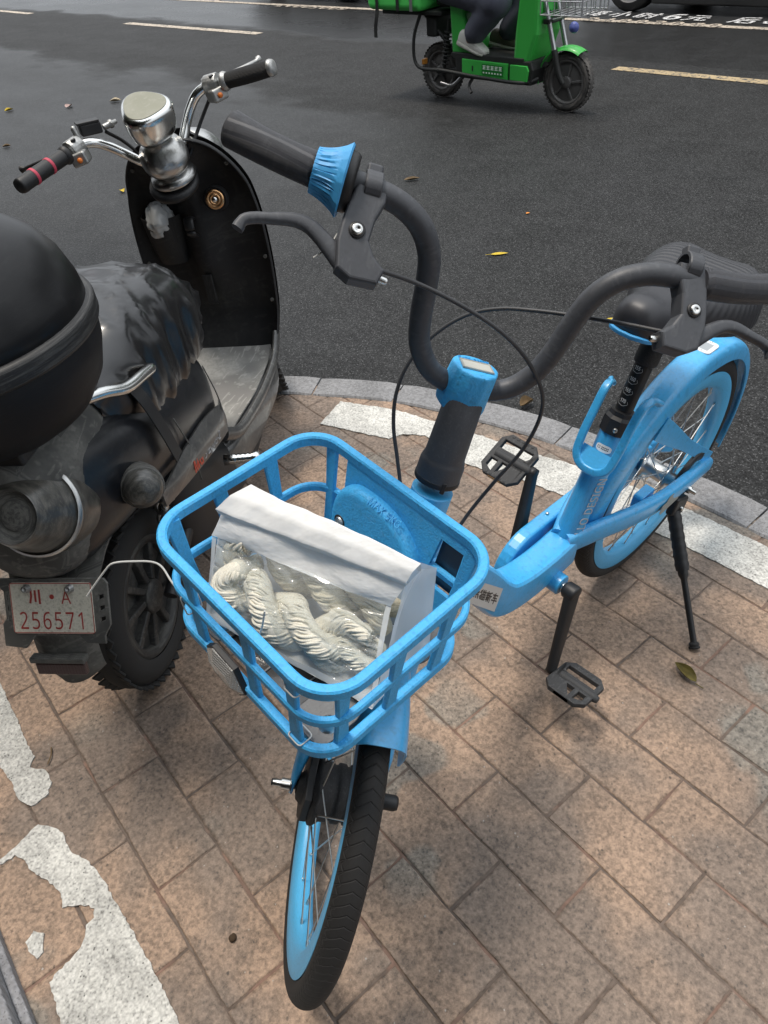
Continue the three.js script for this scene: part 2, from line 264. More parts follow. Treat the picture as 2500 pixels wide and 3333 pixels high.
// paving: stamped brown blocks in running bond
const PT = 2.0;
const paveF = (x, y) => ({ big: fbm(x * 5 + 3, y * 5, 5, 4, 101), mid: fbm(x * 26, y * 26, 26, 3, 111), fine: fbm(x * 330, y * 330, 330, 2, 121, 0.7), grain: hash2(Math.floor(x * 1700), Math.floor(y * 1700), 131) });
const paveMap = tex(2048, (x, y) => {
  const { big, mid, fine, grain } = paveF(x, y), warm = smooth(0.42, 0.66, fbm(x * 11, y * 11, 11, 3, 141)), grey = smooth(0.5, 0.62, fbm(x * 17 + 5, y * 17, 17, 3, 151)) * smooth(0.42, 0.6, big);
  let c = [mix(0.178, 0.285, warm), mix(0.134, 0.197, warm), mix(0.104, 0.138, warm)];
  c = c.map((q, i) => mix(q, [0.17, 0.172, 0.152][i], grey * 0.55));
  const k = 0.82 + 0.26 * (mid - 0.1) + 1.05 * (fine - 0.47) + 0.4 * (grain - 0.5); c = c.map((q) => q * k);
  // exposed aggregate: scattered dark and pale stones, thicker where the grey patches are
  const cell = 210, cx = Math.floor(x * cell), cy = Math.floor(y * cell), h = hash2(cx, cy, 161), dx = x * cell - cx - 0.5 - 0.5 * (hash2(cx, cy, 162) - 0.5), dy = y * cell - cy - 0.5 - 0.5 * (hash2(cx, cy, 163) - 0.5), rr = 0.1 + 0.25 * hash2(cx, cy, 164);
  const ell = Math.hypot(dx * (1 + hash2(cx, cy, 165)), dy); 
  if (h < 0.07 + 0.4 * grey && ell < rr) c = c.map((q, i) => q * mix(0.4, 0.75, hash2(cx, cy, 166)) + [0, 0.003, 0.005][i]); else if (h > 0.985 && ell < rr * 0.6) c = [0.34, 0.32, 0.29];
  return c;
});
const paveBump = tex(1024, (x, y) => { const { mid, fine } = paveF(x, y); return 0.55 * mid + 0.5 * fine; }, false);
const paveMat = std({ map: paveMap, bumpMap: paveBump, bumpScale: 0.0028, roughness: 0.68 });
const jointMat = std({ map: tex(256, (x, y) => { const n = fbm(x * 40, y * 40, 40, 3, 171), w = smooth(0.5, 0.7, fbm(x * 6, y * 6, 6, 3, 175)); return [mix(0.12, 0.19, w) * (0.6 + 0.8 * n), mix(0.092, 0.12, w) * (0.6 + 0.8 * n), mix(0.075, 0.092, w) * (0.6 + 0.8 * n)]; }), roughness: 0.95 });
function shapeSheet(ptsUV, y, thick, scale, rough = 0) {   // flat sheet with thickness from a polygon in the paving grid
  const P = ptsUV.map(([u, v]) => UV(u, v)), s = new THREE.Shape(P.map((v) => new THREE.Vector2(v.x, v.z)));
  const g = thick ? new THREE.ExtrudeGeometry(s, { depth: thick, bevelEnabled: false }) : new THREE.ShapeGeometry(s); g.rotateX(Math.PI / 2); g.translate(0, y, 0);
  const p = g.attributes.position, uv = []; for (let i = 0; i < p.count; i++) uv.push(p.getX(i) / scale, p.getZ(i) / scale); g.setAttribute('uv', new THREE.Float32BufferAttribute(uv, 2)); return g;
}
const pavement = structure('pavement');
{ const bed = part(scene, 'planting_bed', shapeSheet([[-2.6, 0.6], [2.9, 0.6], [2.9, 3.2], [-2.6, 3.2]], 0.035, 0.05, 0.6), std({ map: tex(256, (x, y) => { const k = 0.5 + fbm(x * 30, y * 30, 30, 3, 177); return [0.05 * k, 0.038 * k, 0.027 * k]; }), roughness: 0.95, bumpMap: tex(256, (x, y) => fbm(x * 16, y * 16, 16, 4, 178), false), bumpScale: 0.02 })); bed.userData = { kind: 'structure' }; }
{
  const edge = []; for (let i = 0; i <= 160; i++) { const u = mix(-8.5, 2.97, i / 160); edge.push([u, kerbV(u) + 0.05]); }
  part(pavement, 'mortar_bed', shapeSheet([...edge, [2.97, 5.5], [-8.5, 5.5]], -0.003, 0.15, 0.4), jointMat);
  const r = rng(17), LU = 0.257, LV = 0.1285, V0 = 0.0435;
  let count = 0;
  for (let k = -3; k <= 13; k++) for (let n = -4; n <= 11; n++) {
    const v1 = V0 - LV * k, v0 = v1 - LV, u0 = (k % 2 ? 0.1455 : 0.017) + LU * n, u1 = u0 + LU, gap = 0.0012, gs4 = [0, 1, 2, 3].map(() => gap + 0.0018 * r() * r());
    if (v0 > 0.3 || u0 > 2.85 || u1 < -0.95) continue;
    // outline, counter-clockwise seen from above in (u, v)
    const pts = [], ne = [7, 4, 7, 4], c = [[u0 + gs4[3], v0 + gs4[0]], [u1 - gs4[1], v0 + gs4[0]], [u1 - gs4[1], v1 - gs4[2]], [u0 + gs4[3], v1 - gs4[2]]];
    for (let s = 0; s < 4; s++) for (let i = 0; i < ne[s]; i++) { const t = i / ne[s], a = c[s], b = c[(s + 1) % 4], j = 0.0026; pts.push([mix(a[0], b[0], t) + j * (r() - 0.5), mix(a[1], b[1], t) + j * (r() - 0.5)]); }
    let inside = 0; for (const p of pts) { const m = p[0] < 2.95 ? kerbV(p[0]) + KERB_W * 0.6 : 9; if (p[1] > m) inside++; else p[1] = m; if (p[1] > 0.3) p[1] = 0.3; }
    if (!inside) continue;
    const cu = (u0 + u1) / 2, cv = (v0 + v1) / 2, tilt = [0.0006 * (r() - 0.5), 0.0006 * (r() - 0.5)], h = -0.0004 * r(), bev = 0.003 + 0.006 * r(), m = pts.length, pos = [], idx = [];
    const ring = (f, y) => pts.forEach(([a, b]) => { const du = a - cu, dv = b - cv, l = Math.hypot(du, dv) || 1, w = UV(a - du / l * f, b - dv / l * f); pos.push(w.x, y + h + tilt[0] * du / LU + tilt[1] * dv / LV, w.z); });
    ring(0, -0.006); ring(0.001, -0.0017); ring(bev, 0);
    for (let q = 0; q < 2; q++) for (let i = 0; i < m; i++) { const a = q * m + i, b = q * m + (i + 1) % m; idx.push(a, b, a + m, b, b + m, a + m); }
    const cc = UV(cu, clamp(cv, pts.reduce((q, p) => Math.min(q, p[1]), 9), pts.reduce((q, p) => Math.max(q, p[1]), -9))); pos.push(cc.x, h, cc.z); for (let i = 0; i < m; i++) idx.push(2 * m + i, 2 * m + (i + 1) % m, 3 * m);
    const g = new THREE.BufferGeometry(); g.setAttribute('position', new THREE.Float32BufferAttribute(pos, 3)); g.setIndex(idx); g.computeVertexNormals();
    if (g.attributes.normal.getY(3 * m) < 0) { for (let i = 0; i < idx.length; i += 3) [idx[i], idx[i + 1]] = [idx[i + 1], idx[i]]; g.setIndex(idx); g.computeVertexNormals(); }
    const uv = []; for (let i = 0; i < pos.length; i += 3) uv.push(pos[i] / PT, pos[i + 2] / PT); g.setAttribute('uv', new THREE.Float32BufferAttribute(uv, 2));
    part(pavement, 'paving_block', g, paveMat); count++;
  }
  // white parking-zone paint, thick and flaking
  const paintMap = tex(1024, (x, y) => {
    const a = fbm(x * 6, y * 6, 6, 4, 181), b = fbm(x * 190, y * 190, 190, 2, 186), d = smooth(0.47, 0.62, fbm(x * 14, y * 14, 14, 4, 191)); let k = 0.5 + 0.16 * (a - 0.5) + 0.42 * (b - 0.5) - 0.08 * d;
    if (hash2(Math.floor(x * 256), Math.floor(y * 256), 195) > 0.994) k *= 0.3; if (b < 0.22) k *= 0.8; return [k * 1.0, k * 0.985, k * 0.92];
  });
  const paint = std({ map: paintMap, bumpMap: tex(512, (x, y) => fbm(x * 50, y * 50, 50, 3, 199), false), bumpScale: 0.002, roughness: 0.8 });
  function ragged(pts, amp, step = 0.012, seed = 1) { const out = [], q = rng(seed); pts.forEach((a, i) => { const b = pts[(i + 1) % pts.length], l = Math.hypot(b[0] - a[0], b[1] - a[1]), n = Math.max(1, Math.round(l / step)); for (let j = 0; j < n; j++) { const t = j / n; out.push([mix(a[0], b[0], t) + amp * (q() - 0.5), mix(a[1], b[1], t) + amp * (q() - 0.5)]); } }); return out; }
  const band = [[1.821, -1.084], [1.74, -1.118], [1.663, -1.152], [1.586, -1.191], [1.57, -1.24], [1.515, -1.283], [1.44, -1.28], [1.41, -1.235], [1.329, -1.264], [1.233, -1.296], [1.153, -1.329], [0.998, -1.362], [0.85, -1.395], [0.668, -1.422], [0.424, -1.435], [0.1, -1.44], [-2.5, -1.44], [-2.5, -1.575], [0.1, -1.575], [0.499, -1.569], [0.744, -1.553], [0.9, -1.53], [1.062, -1.5], [1.191, -1.455], [1.416, -1.401], [1.55, -1.361], [1.703, -1.315], [1.884, -1.215]];
  part(pavement, 'painted_band', shapeSheet(ragged(band, 0.005, 0.014, 5), 0.0035, 0.0035, 0.7), paint);
  const p1 = [[1.9, 0.111], [1.499, 0.113], [1.38, 0.118], [1.271, 0.123], [1.231, 0.121], [1.21, 0.139], [1.18, 0.114], [1.144, 0.115], [1.123, 0.13], [1.116, 0.152], [1.12, 0.168], [1.151, 0.184], [1.204, 0.181], [1.261, 0.188], [1.4, 0.25], [1.9, 0.26]];
  const p2 = [[1.07, 0.17], [1.024, 0.14], [0.972, 0.141], [0.926, 0.122], [0.891, 0.114], [0.832, 0.113], [0.765, 0.11], [0.705, 0.11], [0.655, 0.109], [0.595, 0.112], [0.2, 0.111], [-0.9, 0.111], [-0.9, 0.262], [0.2, 0.262], [0.699, 0.265], [0.74, 0.259], [0.769, 0.258], [0.776, 0.245], [0.784, 0.201], [0.802, 0.18], [0.818, 0.17], [0.821, 0.155], [0.836, 0.148], [0.848, 0.154], [0.873, 0.184], [0.875, 0.192], [0.905, 0.186], [0.944, 0.197], [0.985, 0.215], [1.014, 0.216], [1.037, 0.23], [1.038, 0.259], [1.05, 0.255], [1.053, 0.221], [1.064, 0.195]];
  const p3 = [[0.865, 0.266], [0.872, 0.248], [0.858, 0.235], [0.826, 0.249], [0.821, 0.261], [0.838, 0.267]];
  [p1, p2, p3].forEach((p, i) => part(pavement, 'painted_band', shapeSheet(ragged(p, 0.004, 0.008, 7 + i), 0.0035, 0.0035, 0.7), paint));
}
// stone edging of a planting bed beside the paving
{
  const m = std({ map: granite([0.23, 0.23, 0.24], 0.5, 201, 0.6), bumpMap: tex(512, (x, y) => fbm(x * 40, y * 40, 40, 4, 206), false), bumpScale: 0.006, roughness: 0.88 });
  const e = thing('stone_edging', 'rough grey stone edging blocks beside the peeling white paint', 'edging');
  for (let k = -5; k <= 4; k++) {
    const u0 = -0.15 + 0.52 * k, g = box(0.512, 0.07, 0.3, 0.006); const q = new THREE.Matrix4().makeBasis(UV(1, 0).normalize(), V(0, 1, 0), UV(0, 1).normalize().negate()); g.applyMatrix4(q);
    const c = UV(u0 + 0.26 + 0.13, 0.313 + 0.15, 0.027); g.translate(c.x, c.y, c.z); const p = g.attributes.position, uv = []; for (let i = 0; i < p.count; i++) uv.push(p.getX(i) / 0.5 + 0.3 * k, (p.getZ(i) + p.getY(i)) / 0.5); g.setAttribute('uv', new THREE.Float32BufferAttribute(uv, 2));
    const s = part(e, 'stone_block', g, m);
    const l = box(0.512, 0.03, 0.016, 0.003); l.applyMatrix4(q); const c2 = UV(u0 + 0.39, 0.305, 0.01); l.translate(c2.x, c2.y, c2.z); const p2 = l.attributes.position, w = []; for (let i = 0; i < p2.count; i++) w.push(p2.getX(i) / 0.5, (p2.getZ(i) + p2.getY(i)) / 0.5); l.setAttribute('uv', new THREE.Float32BufferAttribute(w, 2)); part(e, 'stone_lip', l, m);
  }
}
// ---------------------------------------------------------------- blue shared bicycle (x forward, y up, z to its right)
const scuff = (base, seed, amt = 0.5, scale = 24) => tex(400, (x, y) => { const a = fbm(x * 4, y * 4, 4, 4, seed), b = fbm(x * scale * 4, y * scale * 4, scale * 4, 3, seed + 7), s = smooth(0.62, 0.72, fbm(x * scale, y * scale * 3, scale, 3, seed + 13)), d = smooth(0.7, 0.76, fbm(x * scale * 2, y * scale * 2, scale * 2, 2, seed + 17)); return base.map((c, i) => { let k = c * (1 + 0.16 * (a - 0.5) + 0.22 * (b - 0.5)); k = mix(k, k * 0.8 + 0.07, s * amt * 0.5); return mix(k, k * 0.6, d * amt * 0.6); }); });
const roughTex = (a, b, seed) => tex(256, (x, y) => mix(a, b, fbm(x * 12, y * 12, 12, 4, seed)), false);
function rep(t, s) { const c = t.clone(); c.repeat.set(s, s); c.needsUpdate = true; return c; }
const blueT = scuff([0.05, 0.385, 0.75], 301, 0.6);
const MB = {
  blue: phy({ map: rep(blueT, 3), roughness: 0.36, clearcoat: 0.5, clearcoatRoughness: 0.22 }),
  bluePlastic: phy({ map: rep(blueT, 4), roughness: 0.58, bumpMap: rep(tex(256, (x, y) => fbm(x * 64, y * 64, 64, 2, 309), false), 8), bumpScale: 0.0006 }),
  rim: std({ map: rep(scuff([0.08, 0.4, 0.7], 305, 0.7), 4), roughness: 0.4 }),
  grey: std({ map: rep(scuff([0.052, 0.055, 0.063], 311, 0.5), 3), roughness: 0.5 }),
  grip: std({ map: rep(scuff([0.046, 0.048, 0.056], 315, 0.4), 3), roughness: 0.55 }),
  black: std({ color: rgb(0.014, 0.014, 0.015), roughness: 0.5 }),
  blackDull: std({ map: rep(scuff([0.018, 0.018, 0.019], 321, 0.6), 3), roughness: 0.72 }),
  rubber: std({ color: rgb(0.017, 0.016, 0.016), roughness: 0.82 }),
  steel: std({ color: rgb(0.62, 0.62, 0.6), metalness: 1, roughness: 0.3 }),
  galv: std({ map: rep(scuff([0.13, 0.132, 0.135], 327, 0.7), 6), metalness: 0.5, roughness: 0.6 }),
  white: std({ color: rgb(0.5, 0.5, 0.48), roughness: 0.6 }),
  cable: std({ color: rgb(0.04, 0.041, 0.044), roughness: 0.5 }),
  saddle: std({ color: rgb(0.028, 0.029, 0.034), roughness: 0.46 }),
  pedal: std({ map: rep(scuff([0.03, 0.031, 0.033], 331, 0.7), 6), roughness: 0.7 }),
};
const bike = thing('shared_bicycle', 'sky blue shared bicycle with front basket parked on its kickstand', 'bicycle');
bike.position.set(0.621, 0, -1.355); bike.rotation.set(-0.1251, 3.8356, 0, 'YXZ');
const BK = { Rw: 0.2956, wb: 1.0668, ax: V(-Math.cos(1.2), Math.sin(1.2), 0), S: V(0.9853, 0.2956, 0), bb: V(0.43, 0.287, 0) };
const steerBy = (a) => new THREE.Matrix4().makeTranslation(BK.S.x, BK.S.y, 0).multiply(new THREE.Matrix4().makeRotationAxis(BK.ax, a)).multiply(new THREE.Matrix4().makeTranslation(-BK.S.x, -BK.S.y, 0));
const MW = steerBy(0.775), MH = steerBy(0.851);
const onAxis = (y) => V(BK.S.x - (y - BK.S.y) / Math.tan(1.2), y, 0);
const axAng = Math.PI / 2 - 1.2;   // lean of the steering axis
// baked transforms
const mm = (M, g) => (Array.isArray(g) ? join(g) : g).applyMatrix4(M);

function wheelGroup(name, M, R, o) {
  const w = new THREE.Group(); w.name = name; bike.add(w);
  const c = o.c, axis = V(0, 0, 1), L = (p, seg = 96) => mm(M, lathe(c, axis, p, seg));
  // tyre
  const tr = 0.0215, prof = []; for (let i = 0; i <= 20; i++) { const a = -2.35 + 4.7 * i / 20; prof.push([R - tr + tr * Math.cos(a), tr * Math.sin(a)]); }
  const tg = new THREE.LatheGeometry(prof.map(([r, z]) => new THREE.Vector2(r, z)), 160);
  tg.applyQuaternion(new THREE.Quaternion().setFromUnitVectors(V(0, 1, 0), axis)); tg.translate(c.x, c.y, c.z);
  part(w, 'tyre', tg.applyMatrix4(M), o.tyreMat);
  const ri = R - 0.075; part(w, 'rim', L([[R - 0.036, -0.0165], [R - 0.034, -0.0195], [R - 0.05, -0.0205], [ri + 0.006, -0.017], [ri, -0.008], [ri - 0.001, 0], [ri, 0.008], [ri + 0.006, 0.017], [R - 0.05, 0.0205], [R - 0.034, 0.0195], [R - 0.036, 0.0165]]), MB.rim);
  o.hub(w, L, M);
  const n = o.n ?? 28, fr = o.flange; 
  for (let i = 0; i < n; i++) {
    const side = i % 2 ? 1 : -1, a = i / n * Math.PI * 2, cross = (Math.floor(i / 2) % 2 ? 1 : -1) * 0.75, ah = a + cross;
    const p0 = V(c.x + fr * Math.cos(ah), c.y + fr * Math.sin(ah), side * o.fz), p1 = V(c.x + (ri + 0.002) * Math.cos(a), c.y + (ri + 0.002) * Math.sin(a), side * 0.004);
    part(w, 'spoke', mm(M, [rod(p0, p1, 0.0014, 5), rod(p1.clone().lerp(p0, 0.06), p1, 0.0022, 6)]), o.spokeMat ?? MB.steel);
  }
  return w;
}
// tread: chevron grooves across the crown (u runs round the wheel, v across)
const treadBump = tex(512, (x, y) => { const v = Math.abs(y - 0.5) * 2; if (v > 0.62) return 0.55 + 0.1 * (Math.floor(x * 64) % 2) * (v < 0.8 ? 1 : 0); const ph = (x * 20 + v * 2.0) % 1, g = Math.min(smooth(0, 0.09, ph), 1 - smooth(0.91, 1, ph)), side = smooth(0.0, 0.05, Math.abs(v - 0.42 + 0.06 * Math.sin(x * 125.6))); return 0.25 + 0.55 * Math.min(g, side); }, false);
const treadMap = (() => { const t = treadBump.clone(); t.repeat.set(6, 1); t.needsUpdate = true; return t; })();
const tyreMat = std({ color: rgb(0.013, 0.0125, 0.0125), roughness: 0.78, bumpMap: treadMap, bumpScale: 0.0022 });

wheelGroup('front_wheel', MW, BK.Rw, { c: V(BK.wb, BK.Rw, 0), tyreMat, flange: 0.047, fz: 0.03, hub(w, L, M) {
  const h = part(w, 'drum_hub', L([[0.006, -0.05], [0.03, -0.046], [0.048, -0.036], [0.05, -0.03], [0.047, -0.028], [0.047, -0.02], [0.043, -0.018], [0.043, -0.012], [0.047, -0.01], [0.047, 0], [0.043, 0.002], [0.043, 0.008], [0.047, 0.01], [0.047, 0.02], [0.05, 0.024], [0.055, 0.03], [0.055, 0.036], [0.03, 0.05], [0.02, 0.062], [0.012, 0.064]], 40), MB.blackDull);
  part(w, 'axle', L([[0.0001, -0.105], [0.011, -0.105], [0.013, -0.1], [0.013, -0.075], [0.006, -0.072], [0.0055, 0.06], [0.0055, 0.105], [0.0001, 0.106]], 16), MB.black);
  part(w, 'axle_nut', L([[0.0055, 0.073], [0.013, 0.073], [0.013, 0.0755], [0.0095, 0.0757], [0.0095, 0.089], [0.0065, 0.09], [0.0062, 0.103], [0.0001, 0.104]], 6), MB.steel);
  part(w, 'brake_plate', mm(M, at(extrude([[0, -0.05], [0.035, -0.035], [0.05, 0], [0.03, 0.04], [-0.02, 0.05], [-0.06, 0.075], [-0.075, 0.06], [-0.045, 0], [-0.035, -0.035]], 0.008, 0.002), BK.wb, BK.Rw, 0.043)), MB.black);
} });
wheelGroup('rear_wheel', new THREE.Matrix4(), BK.Rw, { c: V(0, BK.Rw, 0), tyreMat, flange: 0.028, fz: 0.028, hub(w, L, M) {
  part(w, 'hub', L([[0.006, -0.05], [0.016, -0.046], [0.018, -0.034], [0.032, -0.032], [0.032, -0.027], [0.022, -0.024], [0.02, 0], [0.022, 0.024], [0.032, 0.027], [0.032, 0.032], [0.02, 0.036], [0.02, 0.045]], 28), MB.steel);
  part(w, 'sprocket', L([[0.012, 0.044], [0.034, 0.044], [0.036, 0.046], [0.034, 0.048], [0.012, 0.049]], 28), MB.blackDull);
  part(w, 'axle', L([[0.0001, -0.102], [0.005, -0.102], [0.0055, -0.09], [0.0095, -0.089], [0.0095, -0.076], [0.0055, -0.075], [0.0055, 0.075], [0.0095, 0.076], [0.0095, 0.088], [0.0055, 0.09], [0.0001, 0.1]], 6), MB.steel);
} });

// fork and short front mudguard turn with the wheel
{
  const top = onAxis(0.665);
  const legs = [-1, 1].map((s) => sweep([[top.x + 0.002, 0.66, s * 0.03], [0.88, 0.6, s * 0.047], [0.93, 0.5, s * 0.052], [0.985, 0.4, s * 0.058], [1.03, 0.335, s * 0.066], [1.055, 0.305, s * 0.07], [1.067, 0.28, s * 0.07]], (t) => oval(mix(0.021, t > 0.8 ? 0.012 : 0.016, t), t > 0.82 ? mix(0.012, 0.003, (t - 0.82) / 0.18) : mix(0.017, 0.013, t), 14), { seg: 30, ref: [1, 0, 0] }));
  for (const l of legs) part(bike, 'fork_leg', mm(MW, l), MB.blue);
  part(bike, 'fork_crown', mm(MW, [sweep([[top.x + 0.004, 0.655, -0.05], [top.x, 0.668, -0.02], [top.x, 0.668, 0.02], [top.x + 0.004, 0.655, 0.05]], () => oval(0.022, 0.02, 14), { seg: 16, ref: [1, 0, 0] }), tube([top.toArray(), onAxis(0.70).toArray()], 0.021, { seg: 4 })]), MB.blue);
  const grid = [], R = 0.32; for (let i = 0; i <= 24; i++) { const th = (84 + 84 * i / 24) * Math.PI / 180, row = []; for (let j = 0; j <= 14; j++) { const a = -1 + 2 * j / 14, z = 0.041 * Math.sin(a * 1.45) / Math.sin(1.45), rr = R - 0.075 * Math.pow(Math.abs(a), 4) - 0.006 * a * a; row.push([BK.wb + rr * Math.cos(th), BK.Rw + rr * Math.sin(th), z]); } grid.push(row); }
  part(bike, 'front_mudguard', mm(MW, skin(grid, { thick: 0.003, us: 0.1, vs: 0.5 })), MB.blue);
}
// head tube, steering column sleeve, stem block
part(bike, 'head_tube', lathe(onAxis(0.585), BK.ax, [[0.0001, 0], [0.028, 0], [0.03, 0.004], [0.0285, 0.012], [0.0285, 0.2], [0.0285, 0.204], [0.0001, 0.204]], 32), MB.blue);
part(bike, 'column_sleeve', lathe(onAxis(0.788), BK.ax, [[0.0285, 0], [0.0302, 0.001], [0.0306, 0.008], [0.0305, 0.028], [0.029, 0.034], [0.0272, 0.04], [0.025, 0.125], [0.0001, 0.126]], 36), MB.grey);
{
  const ring = part(bike, 'lock_ring', lathe(onAxis(0.79), BK.ax, [[0.0308, 0], [0.0312, 0.001], [0.0312, 0.006], [0.0306, 0.0065]], 36), MB.black);
  part(bike, 'slot', mm(MH, at(box(0.004, 0.016, 0.006, 0.001), onAxis(0.8).x + 0.0305, 0.803, -0.004, 0, 0, axAng)), MB.black);
}
const hc = V(0.736, 0.910, 0), hu = V(-0.2079, 0.978, 0);
{
  // stem block: moulded blue cap over the middle of the bar, lens-shaped from above
  const s = new THREE.Shape(); s.moveTo(-0.027, 0.002); s.quadraticCurveTo(-0.025, 0.029, 0, 0.03); s.quadraticCurveTo(0.025, 0.029, 0.027, 0.002); s.quadraticCurveTo(0.021, -0.026, 0, -0.028); s.quadraticCurveTo(-0.021, -0.026, -0.027, 0.002);
  const g = new THREE.ExtrudeGeometry(s, { depth: 0.052, bevelEnabled: true, bevelSize: 0.003, bevelThickness: 0.003, bevelSegments: 3, curveSegments: 14 }); // shape x = across, shape y = rearwards, extruded upwards
  const sp = g.attributes.position; for (let i = 0; i < sp.count; i++) { const y = sp.getZ(i); sp.setXYZ(i, sp.getX(i) * (1 - 0.1 * (y / 0.05)), sp.getY(i), y - 0.25 * (sp.getY(i) + 0.026) * (y > 0.03 ? 1 : 0)); } g.computeVertexNormals();
  const Mc = new THREE.Matrix4().makeTranslation(hc.x + 0.005, hc.y - 0.023, 0).multiply(new THREE.Matrix4().makeRotationZ(0.12)).multiply(new THREE.Matrix4().makeScale(1.12, 1.12, 1.12)).multiply(new THREE.Matrix4().makeBasis(V(0, 0, -1), V(-1, 0, 0), V(0, 1, 0)));
  const cap = part(bike, 'stem_cap', toCreasedNormals(g.index ? g.toNonIndexed() : g, 0.8).applyMatrix4(Mc).applyMatrix4(MH), MB.bluePlastic);
  const lab = canvasTex(256, 192, (c) => { c.fillStyle = '#9a9a92'; c.fillRect(0, 0, 256, 192); c.fillStyle = '#3a3a38'; for (let i = 0; i < 18; i++) c.fillRect(14 + i * 12.6, 12, 6, 8); c.fillStyle = '#b9b9b2'; c.fillRect(14, 34, 228, 144); });
  const tilt = (q) => q.rotateX(-0.245).translate(0, 0, 0.0565 - 0.0066);
  const lg = tilt(new THREE.BoxGeometry(0.036, 0.026, 0.0016)); part(cap, 'label_plate', lg.applyMatrix4(Mc).applyMatrix4(MH), std({ map: lab, roughness: 0.35 }));
  const letters = text3('CLS36/9275', 0.005, 0.001, fontR); letters.rotateZ(Math.PI); letters.translate(0, 0.019, -0.0006); tilt(letters); part(cap, 'embossed_number', letters.applyMatrix4(Mc).applyMatrix4(MH), MB.bluePlastic);
}
